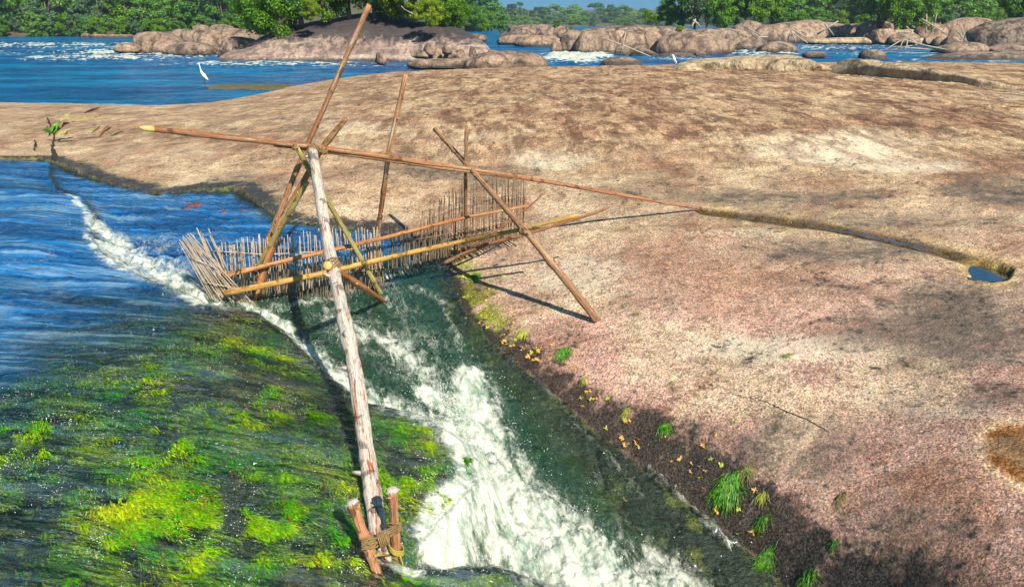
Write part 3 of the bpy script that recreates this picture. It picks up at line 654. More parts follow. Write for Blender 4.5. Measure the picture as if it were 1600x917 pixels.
# ------------------------------------------------------------------ trees
def crown_mesh(name, seed, h, rad, nclump, nleaf, leaf, mat, cone=0.0, low=.25, flat=.8):
    """leaf quads on many irregular clumps; origin at the tree base"""
    rg = np.random.default_rng(seed); C_ = []; 
    for i in range(nclump):
        a = rg.random() * 2 * np.pi; t = rg.random(); zz = low + (1 - low) * t
        env = np.sin(np.pi * np.clip((zz - low * .6) / (1.08 - low * .6), 0, 1)) ** .55 * (1 - cone * t)
        rr = rad * env * (rg.random() ** .45)
        C_.append((math.cos(a) * rr, math.sin(a) * rr * .9, h * zz - rad * .12, rad * (.16 + .2 * rg.random())))
    C_ = np.array(C_); k = rg.integers(0, nclump, nleaf); d = rg.normal(size=(nleaf, 3)); d /= np.linalg.norm(d, axis=1)[:, None]
    r_ = C_[k, 3] * (.55 + .55 * rg.random(nleaf)); P = C_[k, :3] + d * r_[:, None] * np.array([1, 1, flat])
    nrm = d + rg.normal(size=(nleaf, 3)) * .55 + np.array([0, 0, .45]); nrm /= np.linalg.norm(nrm, axis=1)[:, None]
    a = np.cross(nrm, rg.normal(size=(nleaf, 3))); a /= np.linalg.norm(a, axis=1)[:, None]; b = np.cross(nrm, a)
    s_ = leaf * (.6 + .8 * rg.random(nleaf))[:, None]
    q = np.stack([P - a * s_, P - b * s_ * .55, P + a * s_, P + b * s_ * .55], 1).reshape(-1, 3)
    lv = np.repeat(np.clip(.5 + .28 * rg.normal(size=nleaf) + .35 * (rg.random(nclump)[k] - .5), 0, 1), 4)
    return mk(name, q, np.arange(nleaf * 4).reshape(-1, 4), mat, False, attrs={'lv': ('FLOAT', lv)}, link=False), C_
def trunk_mesh(name, seed, h, r, C_, nl=7, lean=.3):
    rg = random.Random(seed); mb = MB(); top = Vector((rg.uniform(-lean, lean), rg.uniform(-lean, lean), h * .72))
    P = [Vector((0, 0, -.6)), Vector((0, 0, 0)), top * .35 + Vector((rg.uniform(-.1, .1) * h * .2, 0, 0)), top * .7, top]
    mb.tube(P, [r * 1.4, r * 1.15, r * .85, r * .6, r * .25], 8)
    for i in sorted(range(len(C_)), key=lambda i: C_[i][2])[::max(1, len(C_) // nl)]:
        c = Vector(C_[i][:3]); s0 = top * min(.9, max(.25, c.z / h * .55)); mid = s0.lerp(c, .5) + Vector((0, 0, .04 * h))
        mb.tube([s0, mid, c], [r * .4, r * .25, r * .08], 5)
    V_ = np.concatenate(mb.V); return mk(name, V_, mb.F, M['trunk'], link=False)
PROTO = {}
def proto(key, *a, tr=.2, nl=7):
    cm, C_ = crown_mesh('crown', *a); PROTO[key] = (cm, trunk_mesh('trunk', a[0], a[1], tr, C_, nl), a[1])
proto('island_a', 1, 5.2, 2.8, 60, 15000, .10, M['leafnear'], 0, .06, tr=.16)
proto('island_b', 2, 4.6, 2.4, 46, 12000, .10, M['leafyel'], 0, .07, tr=.14)
proto('island_c', 3, 6.0, 2.6, 60, 14000, .11, M['leafdark'], 0, .08, tr=.18)
proto('bush', 4, 1.6, 1.2, 24, 5000, .07, M['leafyel'], 0, .05, tr=.05)
proto('loose', 5, 9.0, 4.2, 46, 9000, .22, M['leafnear'], 0, .15, tr=.22)
proto('sparse', 6, 8.0, 3.6, 34, 4200, .20, M['leafgrey'], 0, .18, tr=.22, nl=14)
proto('fara', 11, 14, 6.0, 40, 5200, .42, M['leaffar'], 0, .05, tr=.35)
proto('farb', 12, 16, 5.2, 34, 4600, .42, M['leafdark'], .1, .08, tr=.35)
proto('farc', 13, 12, 5.5, 36, 4600, .40, M['leafnear'], 0, .04, tr=.3)
proto('fard', 14, 15, 6.0, 30, 3600, .40, M['leafgrey'], 0, .12, tr=.35, nl=14)
proto('fare', 15, 18, 5.0, 16, 2600, .42, M['leafdark'], 0, .62, .5, tr=.35, nl=12)
def tree(key, loc, s, label, group, rz=None, cat='tree', sx=1.0, name='forest_tree'):
    cm, tm, h = PROTO[key]
    e = empty(name, loc, label, cat, group); e.scale = (s * sx, s, s); e.rotation_euler = (0, 0, random.uniform(0, 6.28) if rz is None else rz)
    for nm, me in (('crown', cm), ('trunk', tm)):
        o = bpy.data.objects.new(nm, me); col.objects.link(o); o.parent = e
    return e
def Yv(v, z=0.0): return bp(800, v, z).y
KIND = {'fara': 'broad mid green', 'farb': 'dark green', 'farc': 'bright green rounded', 'fard': 'grey green open crowned', 'fare': 'tall flat crowned', 'shrub': 'low shore'}
keys = ['fara', 'farb', 'farc', 'fara', 'fard', 'farb']
def place(u, marks):
    for lim, txt in marks:
        if u < lim: return txt
    return marks[-1][1]
MK_L = [(60, 'at the left edge'), (125, 'left of the shore rocks'), (185, 'above the small shore rocks'), (240, 'left above the round boulders'), (300, 'behind the round boulders'), (350, 'behind the flat topped boulder'), (900, 'next to the dome rock trees')]
MK_M = [(730, 'touching the dome rock trees'), (775, 'right of the dome rock'), (830, 'above the layered rocks'), (880, 'right of the layered rocks'), (930, 'above the massive boulder'), (980, 'left of the lone bush tree'), (1030, 'behind the lone bush tree'), (1600, 'beside the bank clump')]
MK_R = [(1260, 'beside the bank clump'), (1300, 'above the propped white pole'), (1340, 'left of the large leafy tree'), (1390, 'behind the large leafy tree'), (1450, 'behind the grey poles'), (1500, 'left of the tall pale rock'), (1550, 'above the tall pale rock'), (2600, 'at the right edge')]
def wood(rows, u0, u1, marks, group, where, taper=None, sx=1.25, front=('farc', 'fara', 'farc', 'fard')):
    for row, (Y_, zb, n_, sc) in enumerate(rows):
        rk = ('front rank of ', 'second rank of ', 'back ranks of ')[min(row, 2)]
        for i in range(n_):
            u = u0 + (u1 - u0) * (i + random.uniform(.1, .9)) / n_; k = random.choice(keys if row else front); yy = Y_ * random.uniform(.985, 1.015)
            s_ = sc * random.uniform(.8, 1.15) * (taper(u, row) if taper else 1)
            tree(k, ((u - 800) / FPX * yy / CP, yy, zb), s_, KIND[k] + ' tree, ' + rk + where.replace('the ', '') + ', ' + place(u, marks), group, sx=sx)
wood([(161, .2, 40, .30), (165, .9, 26, .62), (173, 1.8, 24, .85), (186, 3.4, 20, 1.0)], -240, 470, MK_L, 'trees of the wood across the river', 'the far wood', lambda u, r: np.interp(u, [180, 400, 520], [1, .62 if r > 1 else .85, .5]))
wood([(600, -.5, 30, .62), (620, .4, 28, .80), (650, 1.5, 26, .92)], 640, 1260, MK_M, 'trees of the distant treeline', 'the distant treeline', sx=2.0)
for u, s_, l in [(812, .95, 'tall tree raising its flat crown above the treeline over the layered rocks'), (935, .85, 'tall tree raising its flat crown above the treeline over the massive boulder'), (958, .66, 'smaller flat crowned tree right of the tall one in the distant treeline')]:
    tree('fare', ((u - 800) / FPX * 640 / CP, 640, 1.0), s_, l, 'emergent trees of the distant treeline')
wood([(250, .4, 9, .50), (262, 1.2, 8, .72)], 700, 775, MK_M, 'trees on the point beyond the dome rock', 'the wooded point')
wood([(150, 1.0, 34, .34), (158, 1.6, 28, .55), (170, 2.6, 24, .8), (186, 4.0, 20, .95)], 1160, 1900, MK_R, 'trees of the wood behind the right bank', 'the right slope', lambda u, r: np.interp(u, [1225, 1300], [.75, 1]))
def ptree(key, u, v, Y_, s_, label, group=None, sx=1.0, cat='tree', name='bank_tree'):
    p = bpy_(u, v, Y_); return tree(key, tuple(p), s_, label, group, None, cat, sx, name)
# behind and on the dome island
IS = [('island_a', 432, 50, 61, .98, 'glossy rounded green tree at the low end of the dome rock'), ('island_a', 405, 44, 63, .85, 'small rounded green tree overhanging the water end of the dome rock'),
      ('island_c', 470, 28, 62, .9, 'dark green tree behind the shoulder of the dome rock'), ('island_a', 505, 22, 62, .85, 'green tree second along the dome rock skyline'),
      ('island_c', 545, 20, 63, .9, 'dark tree behind the top of the dome rock'), ('island_c', 585, 19, 63, .85, 'dark tree just beyond the tall slanted pole tip'),
      ('island_b', 622, 22, 61, .75, 'yellow green tree behind the broken block of the dome rock'), ('island_b', 650, 27, 60, .66, 'bright yellow green tree over the notch of the dome rock'),
      ('island_b', 672, 38, 57, .40, 'low yellow green bush spilling over the dome rock'), ('island_a', 690, 34, 61, .66, 'green tree near the right shoulder of the dome rock'),
      ('island_a', 712, 36, 62, .52, 'last small tree on the right shoulder of the dome rock'), ('island_b', 485, 30, 59, .30, 'small pale bush beside the bare patch on the dome rock')]
for k, u, v, Y_, s_, l in IS: ptree(k, u, v, Y_, s_, l, 'trees growing on the dome rock island')
MID = [('loose', 1062, 44, 118, .62, 'leafy tree with slim trunk left of the bank clump'), ('loose', 1042, 42, 122, .42, 'small tree at the left edge of the bank clump'),
       ('sparse', 1085, 45, 116, .72, 'thin grey green tree in the bank clump'), ('sparse', 1104, 44, 118, .7, 'open crowned pale tree in the bank clump'),
       ('loose', 1122, 52, 110, .62, 'dense dark green tree standing low in front of the bank clump'), ('loose', 1150, 40, 118, .62, 'green tree right of the dense low tree'),
       ('loose', 1178, 38, 117, .66, 'broad bright green tree behind the flat grey rocks'), ('loose', 1206, 36, 120, .62, 'bright green tree at the right end of the bank clump'),
       ('loose', 1165, 30, 126, .7, 'tall tree behind the bank clump'), ('loose', 1012, 38, 150, .28, 'small yellow green bush tree standing alone on the rocks'), ('loose', 1025, 39, 148, .2, 'smaller bush beside the lone bush tree'),
       ('loose', 1400, 42, 100, .62, 'large leafy tree rooted between dark boulders'), ('loose', 1372, 36, 104, .5, 'bright tree leaning over the dark boulders'), ('loose', 1436, 38, 104, .5, 'leafy tree beside the standing grey poles'),
       ('loose', 1592, 33, 92, .55, 'green tree at the far right above the big grey rock'), ('loose', 1640, 36, 90, .6, 'green tree beyond the big grey rock'),
       ('fara', 785, 50, 150, .22, 'low yellow green bushy tree left of the layered rocks'), ('farc', 752, 49, 170, .3, 'round bushy tree at the point beyond the dome rock'), ('farc', 870, 46, 140, .13, 'small yellow green bush above the layered rocks'), ('island_b', 893, 50, 130, .2, 'tiny bush on top of the layered rocks')]
for k, u, v, Y_, s_, l in MID: ptree(k, u, v, Y_, s_, l)
ptree('bush', 1062, 51, 96, .5, 'tiny bright bush on top of the grey boulders', cat='bush', name='bank_bush')
ptree('bush', 1448, 46, 100, .7, 'small yellow bush growing in the boulder gap', cat='bush', name='bank_bush')

# ------------------------------------------------------------------ boulders
def ico(sub):
    import bmesh
    bm = bmesh.new(); bmesh.ops.create_icosphere(bm, subdivisions=sub, radius=1.0)
    V_ = np.array([v.co[:] for v in bm.verts]); F_ = np.array([[v.index for v in f.verts] for f in bm.faces]); bm.free(); return V_, F_
ICO = {k: ico(k) for k in (3, 4, 5)}
def boulder(u0, u1, v0, v1, label, mat='boulder', Y_=None, dr=.75, seed=None, box=.65, tilt=0.0, rough=.16, name='boulder', zb=None, group=None, sub=4, cut=0, cat='rock', sink=.35, lop=0.0):
    """a rock filling the photo box u0..u1, v0..v1 (top, waterline); built as a real solid at its own distance"""
    seed = seed if seed is not None else int(u0 * 7 + v0 * 13)
    rg = np.random.default_rng(seed)
    if Y_ is None: Y_ = min(bp(800, v1, 0.0).y, 118)
    a = bpy_((u0 + u1) / 2, v1, Y_); wd = (u1 - u0) / FPX * Y_ / CP; top = bpy_((u0 + u1) / 2, v0, Y_ + wd * dr * .3)
    ht = max(top.z - a.z, .15)
    V_, F_ = ICO[sub]; V_ = V_.copy()
    S = np.sign(V_) * np.abs(V_) ** box; S /= np.maximum(np.linalg.norm(S, axis=1), 1e-6)[:, None] ** .55
    o1 = rg.random(3) * 50
    n = fbm(V_[:, 0] * 1.3 + o1[0] + V_[:, 2] * .7, V_[:, 1] * 1.3 + o1[1] - V_[:, 2] * .8, 4) + .6 * fbm(V_[:, 0] * 1.1 + o1[2], V_[:, 2] * 2.0 + o1[0], 3)
    S = S * (1 + rough * 1.25 * n + .02 * fbm(V_[:, 0] * 6 + o1[1], V_[:, 2] * 7 + V_[:, 1] * 3, 3, .5, True))[:, None]
    for i in range(cut):                            # broken facets
        d = rg.normal(size=3); d[1] = -abs(d[1]); d /= np.linalg.norm(d); k = .55 + .25 * rg.random()
        t_ = S @ d - k; S = S - np.outer(np.maximum(t_, 0) * .85, d)
    S = S / np.array([np.abs(S[:, 0]).max(), np.abs(S[:, 1]).max(), S[:, 2].max()])
    hz = ht / (1 - sink) if sink < 1 else ht
    S[:, 2] += lop * S[:, 0] * .4
    S[:, 2] /= S[:, 2].max()
    P = S * np.array([wd / 2, wd / 2 * dr, ht]); P[:, 2] = np.where(P[:, 2] < 0, P[:, 2] * .6, P[:, 2])
    if tilt: c_, s_ = math.cos(tilt), math.sin(tilt); P = np.stack([P[:, 0] * c_ + P[:, 2] * s_, P[:, 1], -P[:, 0] * s_ + P[:, 2] * c_], -1)
    o = mk(name, P, F_, M[mat]); o.location = (a.x, Y_ + wd * dr * .3, a.z - .02)
    return tag(o, label, cat, group)
# the dome: a long whaleback built from profile sections
def dome():
    Yd = 56.0; uL, uR = 345, 778
    prof = [(345,88),(385,72),(410,58),(440,45),(480,36),(520,29),(560,22),(590,20),(620,24),(650,33),(690,38),(720,46),(745,58),(760,72),(770,84),(778,93)]
    n, k = 150, 60; xs = np.linspace(uL, uR, n); tv = np.interp(xs, [p[0] for p in prof], [p[1] for p in prof])
    V_ = []; 
    for i, u in enumerate(xs):
        e = math.sin(math.pi * (i + .5) / n) ** .6; base = np.interp(u, [345, 400, 560, 700, 778], [86, 91, 95, 98, 99])
        Yf = min(bp(800, base, 0).y, 58); Yt = Yf + 2.5 + 5.5 * e; pt = bpy_(u, tv[i], Yt); x0 = bpy_(u, base, Yf).x
        H = max(pt.z, .1)
        for j in range(k):
            t_ = j / (k - 1); y = Yf - .8 + (Yt - Yf + .8) * min(1, t_ * 1.6) if t_ < .625 else Yt + (t_ - .625) / .375 * (4 + 5 * e)
            s = min(1, t_ / .625); zz = H * math.sin(s * math.pi / 2) ** .78 if t_ < .625 else H * math.cos((t_ - .625) / .375 * math.pi / 2) ** .7
            x = x0 + (pt.x - x0) * s
            V_.append((x, y, -.5 * (1 - s) ** 6 + zz if t_ < .625 else zz - (t_ > .98) * .6))
    V_ = np.array(V_)
    nz = fbm(V_[:, 0] * .25 + 3, V_[:, 1] * .25 + V_[:, 2] * .3, 5); ri = fbm(V_[:, 0] * .5, V_[:, 2] * .9 + 7, 4, .5, True)
    lobes = sstep(1.5, 6, V_[:, 0] + 12) 
    uu, vv = proj(V_[:, 0], V_[:, 1], V_[:, 2])
    V_[:, 1] += nz * .45 * sstep(0, 1, V_[:, 2]) 
    V_[:, 2] += nz * .12 + .06 * ri * sstep(0, .6, V_[:, 2])
    # joints between the slabs of the right half
    for P in ([(652,30),(640,52),(610,66),(590,78)], [(600,60),(575,52),(562,66),(585,95)], [(622,62),(640,78),(655,92)], [(690,42),(700,60),(705,80)], [(510,78),(530,64),(566,62)]):
        d, _, _ = pdist(uu, vv, P); V_[:, 1] += np.exp(-(d / 2.2) ** 2) * .25 * (V_[:, 1] < 64)
    idx = np.arange(n * k).reshape(n, k); F_ = np.stack([idx[:-1, :-1], idx[1:, :-1], idx[1:, 1:], idx[:-1, 1:]], -1).reshape(-1, 4)
    o = mk('dome_rock', V_, F_, M['dome']); tag(o, 'huge dark streaked whaleback rock across the water with trees on top', 'rock')
dome()
B = boulder
GL = 'rounded boulders left of the dome rock'
B(206,230,51,72,'small upright boulder behind the leftmost round boulders',Y_=74,group=GL); B(299,326,38,60,'small block perched behind the biggest round boulder',Y_=86,group=GL,cut=2,mat='boulder2'); B(325,367,38,62,'flat topped dark boulder on the skyline of the boulder row',Y_=85,group=GL,mat='boulder2')
B(257,300,45,66,'pale smooth boulder behind the middle of the row',Y_=78,group=GL); B(279,324,46,66,'dark sided boulder leaning on the biggest round boulder',Y_=76,group=GL,mat='boulder2')
B(302,396,44,79,'biggest smooth round boulder of the row beside the dome rock',Y_=70,group=GL,dr=.8,rough=.08); B(207,280,49,78,'large tan boulder at the left end of the row',Y_=70,group=GL,rough=.08,lop=-.3)
B(232,284,62,79,'low pointed boulder between the large tan boulder and the oval one',Y_=68,group=GL,rough=.08); B(176,214,67,78,'lowest boulder at the far left tip of the row',Y_=68,group=GL,rough=.06)
B(259,326,65,82,'low oval boulder with dark wet side at the water edge',Y_=65,group=GL,rough=.06,mat='boulder2'); B(341,402,57,86,'pale sloping rock joining the row to the dome rock',Y_=63,group=GL,rough=.08); B(368,400,46,64,'pale boulder in front of the rounded green tree',Y_=72,group=GL)
for i, (a_, b_, c_, d_) in enumerate([(126,140,52,58),(138,165,53,58),(160,206,54,59),(205,230,55,59)]):
    B(a_,b_,c_,d_,['small red brown shore rock left of its neighbours under the forest','low red brown rock on the far shore','long flat red brown rock on the far shore','flat pale spit of rock beside the far shore rocks'][i],Y_=150,sub=3,group='shore rocks below the far wood')
GR = 'broken blocks at the foot of the dome rock'
BL = [(643,668,78,88,'flat slab'),(664,690,74,92,'grey wedge'),(676,694,84,101,'dark upright block'),(690,706,70,80,'small tilted block'),(688,716,78,91,'squarish grey block'),(712,728,76,92,'split block'),(716,734,84,98,'dark faced block'),(731,744,71,86,'pointed shard'),
      (738,758,80,93,'pale leaning block'),(755,768,82,92,'small grey block'),(768,779,79,92,'end block'),(585,602,82,95,'round dark boulder with a deep shadow under it'),(660,680,66,80,'grey block under the green trees')]
for i, (a_, b_, c_, d_, l_) in enumerate(BL):
    B(a_,b_,c_,d_,l_ + ' at the foot of the dome rock' if 'foot' not in l_ and 'under' not in l_ else l_, Y_=49 + (i % 3) * .8, sub=4, box=.5, cut=5, rough=.2, group=GR, tilt=random.uniform(-.3,.3), mat='boulder' if i % 3 else 'boulder2')
B(640,780,91,104,'low pink shelf of rock in front of the broken blocks',Y_=47,rough=.06,dr=.4,mat='boulder')
B(725,852,79,107,'smooth pink rock rising at the water edge beside the white rapid',Y_=44.5,rough=.05,dr=.55,lop=.15); B(760,781,77,91,'small cracked block left of the smooth pink rock',Y_=50,box=.5,cut=4,rough=.15)
GC = 'layered rocks in the middle of the river'
B(785,872,38,62,'wide layered dark topped rock in the middle distance',Y_=110,group=GC,mat='boulder2'); B(808,842,46,62,'brown cleft block low on the layered rock',Y_=104,group=GC,cut=3); B(838,870,42,60,'round topped block right of the cleft block',Y_=104,group=GC)
B(862,892,40,56,'small round boulder at the right end of the layered rocks',Y_=104,group=GC); B(778,828,54,66,'low brown rock at the left foot of the layered rocks',Y_=98,group=GC); B(808,880,55,71,'long smooth pale rock sloping to the water',Y_=92,group=GC,rough=.06)
B(722,760,53,62,'flat dark rocks off the right end of the dome island',Y_=112,group=GC,mat='boulder2')
GB = 'big rounded boulders behind the white rapid'
B(890,1110,40,74,'long flat rock platform behind the big boulders',Y_=98,group=GB,mat='boulder2',dr=.35,rough=.07); B(1080,1200,44,82,'sloping grey platform under the dense low tree',Y_=84,group=GB,mat='boulder2',dr=.5,rough=.1,lop=-.3)
B(874,920,47,82,'left rounded lobe of the biggest boulder group, dark at its side',Y_=73,group=GB,mat='boulder2',rough=.07); B(900,968,46,86,'massive rounded brown boulder above the white rapid',Y_=71,group=GB,rough=.06,box=.55); B(861,878,62,79,'small square brown block left of the massive boulder',Y_=72,group=GB,cut=3)
B(945,985,47,80,'boulder behind the leaning white branch',Y_=75,group=GB); B(966,1014,49,84,'round boulder with stains behind the leaning white branch',Y_=71,group=GB,rough=.12); B(1002,1036,46,80,'upright rounded boulder between two cracks',Y_=73,group=GB,rough=.08)
B(962,990,68,90,'dark broken rock below the leaning white branch',Y_=67,group=GB,cut=4,mat='boulder2'); B(988,1032,74,90,'pile of small broken rock at the crack foot',Y_=66,group=GB,cut=5,box=.5,rough=.3)
B(1028,1140,49,86,'broad smooth egg shaped grey boulder',Y_=70,group=GB,rough=.05,dr=.7); B(1108,1152,60,86,'cracked boulder at the right end of the egg shaped one',Y_=71,group=GB,cut=3); B(1028,1090,82,91,'low flat rock shelf under the egg shaped boulder',Y_=64,group=GB,rough=.06,dr=.5)
B(1085,1104,80,88,'small grey stone on the flat rock shelf',Y_=64,group=GB,cut=2)
B(941,1003,89,103,'low pale rock in front of the rapid just beyond the slab',Y_=52,rough=.05,dr=.6)
B(1150,1178,66,78,'small dark rock between white water and the platform',Y_=80,mat='boulder2')
GF = 'rocks along the right bank'
B(1146,1200,32,62,'brown rock bank below the bright green trees',Y_=112,group=GF,mat='boulder2'); B(1186,1345,33,62,'long pale grey rock bank behind the rapids',Y_=110,group=GF,dr=.4,rough=.08); B(1225,1300,31,50,'flat layered rock on top of the pale bank',Y_=116,group=GF,mat='boulder2',dr=.4)
B(1312,1385,37,62,'tan sloping rock beside the pale bank',Y_=108,group=GF); B(1345,1400,32,60,'dark overhanging boulder under the leafy tree',Y_=104,group=GF,mat='boulder2'); B(1364,1406,44,62,'square pinkish block in the dark cleft',Y_=99,group=GF,box=.5,cut=2)
B(1396,1440,50,64,'brown block at the roots of the leafy tree',Y_=97,group=GF,cut=2); B(1432,1482,36,64,'tan boulder behind the grey poles',Y_=102,group=GF,cut=2); B(1470,1566,27,66,'tall pale rounded rock right of the grey poles',Y_=102,group=GF,dr=.5,rough=.08)
B(1446,1464,55,66,'small rounded pale stone in the boulder pile',Y_=94,group=GF,sub=3); B(1462,1480,57,68,'second rounded stone right of the small pale one',Y_=93,group=GF,sub=3); B(1478,1500,56,68,'rounded stone next to the tall pale rock',Y_=92,group=GF,sub=3)
B(1536,1680,27,76,'big dark sided whaleback at the right edge',Y_=84,group=GF,mat='boulder2',rough=.1,dr=.6); B(1270,1480,58,67,'long low sandy ledge behind the green rapid',Y_=100,group=GF,dr=.2,rough=.04,mat='ledge')
B(1189,1251,64,85,'flat topped block with black undercut side in the rapid',Y_=70,box=.5,cut=4,mat='boulder2',rough=.12,lop=.2); B(1259,1292,80,88,'small flat brown rock awash in the rapid',Y_=63,rough=.08); B(1347,1386,77,92,'grey boulder with wet black foot in the rapid',Y_=61,mat='boulder2',rough=.06)
B(1472,1558,66,86,'tan rock with dark overhang beside the pole frames',Y_=70,mat='boulder',rough=.12,cut=1); B(1548,1640,67,86,'pale rock at the right edge behind the low wet rock',Y_=70,mat='boulder2'); B(1465,1700,80,103,'low smooth wet rock at the right edge of the rapids',Y_=58,mat='boulder2',rough=.05,dr=.4)
# ledges lying on the far rim of the slab
def ledge(pts_top, pts_bot, label, depth, seed):
    n = 120; k = 26; us = np.linspace(pts_bot[0][0], pts_bot[-1][0], n); rg = np.random.default_rng(seed)
    V_ = []
    for i, u in enumerate(us):
        vb = np.interp(u, [p[0] for p in pts_bot], [p[1] for p in pts_bot]); vt = np.interp(u, [p[0] for p in pts_top], [p[1] for p in pts_top]); Yb = np.interp(u, [p[0] for p in pts_bot], [p[2] for p in pts_bot])
        a = bpy_(u, vb, Yb); zg = bed_at(a.x, Yb); e = min(1, 6 * min(i, n - 1 - i) / n) ** .5
        H = max(.06, bpy_(u, vt, Yb + depth * .5).z - a.z) * e + .02
        for j in range(k):
            t_ = j / (k - 1)
            if t_ < .3: s = t_ / .3; y = Yb - .10 * math.sin(s * 3.14); z = -.35 + (H * .62 + .35) * s
            else: s = (t_ - .3) / .7; y = Yb + depth * s; z = H * (.62 + .38 * math.sin(min(1, s * 1.7) * math.pi / 2)) - max(0, s - .55) ** 2 * 4.5 * (H + .5)
            if e < 1: z = z * e - .5 * (1 - e) ** 2; y = Yb + (y - Yb) * (.2 + .8 * e)
            V_.append((a.x, y, a.z + z))
    V_ = np.array(V_); V_[:, 1] += .35 * fbm(V_[:, 0] * .9, V_[:, 2] * 2, 4); V_[:, 2] += .04 * fbm(V_[:, 0] * 1.4, V_[:, 1] * 1.4, 4)
    idx = np.arange(n * k).reshape(n, k); F_ = np.stack([idx[:-1, :-1], idx[1:, :-1], idx[1:, 1:], idx[:-1, 1:]], -1).reshape(-1, 4)
    tag(mk('rock_ledge', V_, F_, M['ledge']), label, 'rock', 'pale ledges on the far rim of the slab')
ledge([(1056,97),(1130,92),(1200,88),(1260,87),(1312,97)], [(1056,100,33),(1160,102,32),(1240,105,31),(1316,108,30)], 'pale smooth ledge on the crest of the slab', 3.5, 3)
ledge([(1298,97),(1340,91),(1400,96),(1480,106),(1560,122),(1660,142)], [(1298,107,30),(1360,114,28),(1440,121,26),(1520,130,24),(1660,152,21.5)], 'long pale ledge with a dark undercut edge', 3.0, 5)

# ------------------------------------------------------------------ poles
def tubepole(P, rad, n=14, crook=.012, seed=0, taper=None, knots=3, m=26):
    """vertices, faces, grain coordinates of a slightly crooked tapered pole through the points P"""
    rg = np.random.default_rng(seed); P = [Vector(p) for p in P]
    segs = [(P[i + 1] - P[i]).length for i in range(len(P) - 1)]; L = sum(segs)
    axis_ = (P[-1] - P[0]).normalized(); a = axis_.orthogonal().normalized(); b = axis_.cross(a)
    ph = rg.random(4) * 6.28; kn = rg.random(knots)
    V_ = []; G_ = []
    for i in range(m):
        t_ = i / (m - 1); s = t_ * L; j = 0
        while j < len(segs) - 1 and s > segs[j]: s -= segs[j]; j += 1
        p = P[j].lerp(P[j + 1], min(1, s / segs[j])); env = math.sin(math.pi * t_)
        off = crook * L * .35 * (math.sin(t_ * 5 + ph[0]) * env * .5 + .25 * math.sin(t_ * 13 + ph[1]) * env)
        off2 = crook * L * .35 * (math.sin(t_ * 4 + ph[2]) * env * .5 + .2 * math.sin(t_ * 17 + ph[3]) * env)
        c = p + a * off + b * off2
        r = (rad if not hasattr(rad, '__len__') else rad[0] * (1 - t_) + rad[1] * t_) * (1 + .05 * math.sin(t_ * 37 + ph[1]) + .22 * sum(math.exp(-((t_ - k) * L / .035) ** 2) for k in kn) + .05 * math.sin(t_ * L * 23 + ph[3]))
        for k in range(n):
            th = 2 * math.pi * k / n; rr = r * (1 + .06 * math.sin(2 * th + ph[0] + 3 * t_))
            V_.append(c + (a * math.cos(th) + b * math.sin(th)) * rr); G_.append((math.cos(th) * .4 + ph[0], math.sin(th) * .4 + ph[1], t_ * L + ph[2]))
    F_ = [(i * n + k, i * n + (k + 1) % n, (i + 1) * n + (k + 1) % n, (i + 1) * n + k) for i in range(m - 1) for k in range(n)]
    F_ += [tuple(range(n - 1, -1, -1)), tuple(range((m - 1) * n, m * n))]
    if n > 8:                                          # snapped twig stubs
        for q_, k_ in enumerate(list(kn) + list(rg.random(3))):
            i0 = min(m - 2, max(1, int(k_ * (m - 1)))); j0 = int(rg.integers(0, n)); p = V_[i0 * n + j0]; c = sum((V_[i0 * n + z] for z in range(n)), Vector()) / n
            d = (p - c).normalized(); rr = (p - c).length; u1 = axis_; u2 = d.cross(u1).normalized(); L_ = rr * rg.uniform(.35, .9); b0 = len(V_)
            for (h_, w_) in ((-rr * .3, .42), (L_ * .5, .30), (L_, .24)):
                for z in range(6):
                    th = z * math.pi / 3; V_.append(p + d * h_ + axis_ * h_ * .5 + (u1 * math.cos(th) + u2 * math.sin(th)) * rr * w_); G_.append((ph[0], ph[1], k_ * L + z * .01))
            for a_ in (0, 6): F_ += [(b0 + a_ + z, b0 + a_ + (z + 1) % 6, b0 + a_ + 6 + (z + 1) % 6, b0 + a_ + 6 + z) for z in range(6)]
            F_.append(tuple(b0 + 12 + z for z in range(6)))
    return [tuple(v) for v in V_], F_, G_
def pole(name, P, rad, mat, parent=None, label=None, **kw):
    V_, F_, G_ = tubepole(P, rad, **kw); V_ = np.array(V_); 
    if parent: V_ = V_ - np.array(parent_world(parent))
    o = mk(name, V_, F_, M[mat], True, parent, {'grain': ('FLOAT_VECTOR', np.array(G_))})
    if label: o['label'] = label
    return o
def lashing(c, ax1, ax2, r, parent, mat='rope', turns=5, rr=.006, seed=0, ends=True, name='lashing'):
    """vine wound over a crossing of two poles (both diagonals)"""
    rg = random.Random(seed); c = Vector(c); a1 = Vector(ax1).normalized(); a2 = Vector(ax2).normalized(); mb = MB()
    d1 = (a1 + a2).normalized(); d2 = (a1 - a2).normalized() if (a1 - a2).length > .1 else a1.orthogonal()
    for D in (d1, d2):
        u_ = D.orthogonal().normalized(); w_ = D.cross(u_); pts = []
        nn = turns * 14
        for i in range(nn):
            t_ = i / nn; th = t_ * turns * 2 * math.pi
            pts.append(c + (u_ * math.cos(th) + w_ * math.sin(th)) * r * (1 + .06 * math.sin(th * 1.7)) + D * ((t_ - .5) * r * 1.1 + rg.uniform(-.002, .002)))
        mb.tube(pts, rr, 5)
    if ends:
        for k in range(2):
            p0 = c + Vector((rg.uniform(-1, 1), rg.uniform(-1, 0), rg.uniform(-1, 1))) * r; mb.tube([p0, p0 + Vector((rg.uniform(-.08, .08), -.03, -.05)), p0 + Vector((rg.uniform(-.12, .12), -.03, -.13))], [rr * .8, rr * .6, rr * .4], 4)
    return mb.build(name, M[mat], parent)
def wat_at(x, y): return float(fld(x, y)['wat'][0])
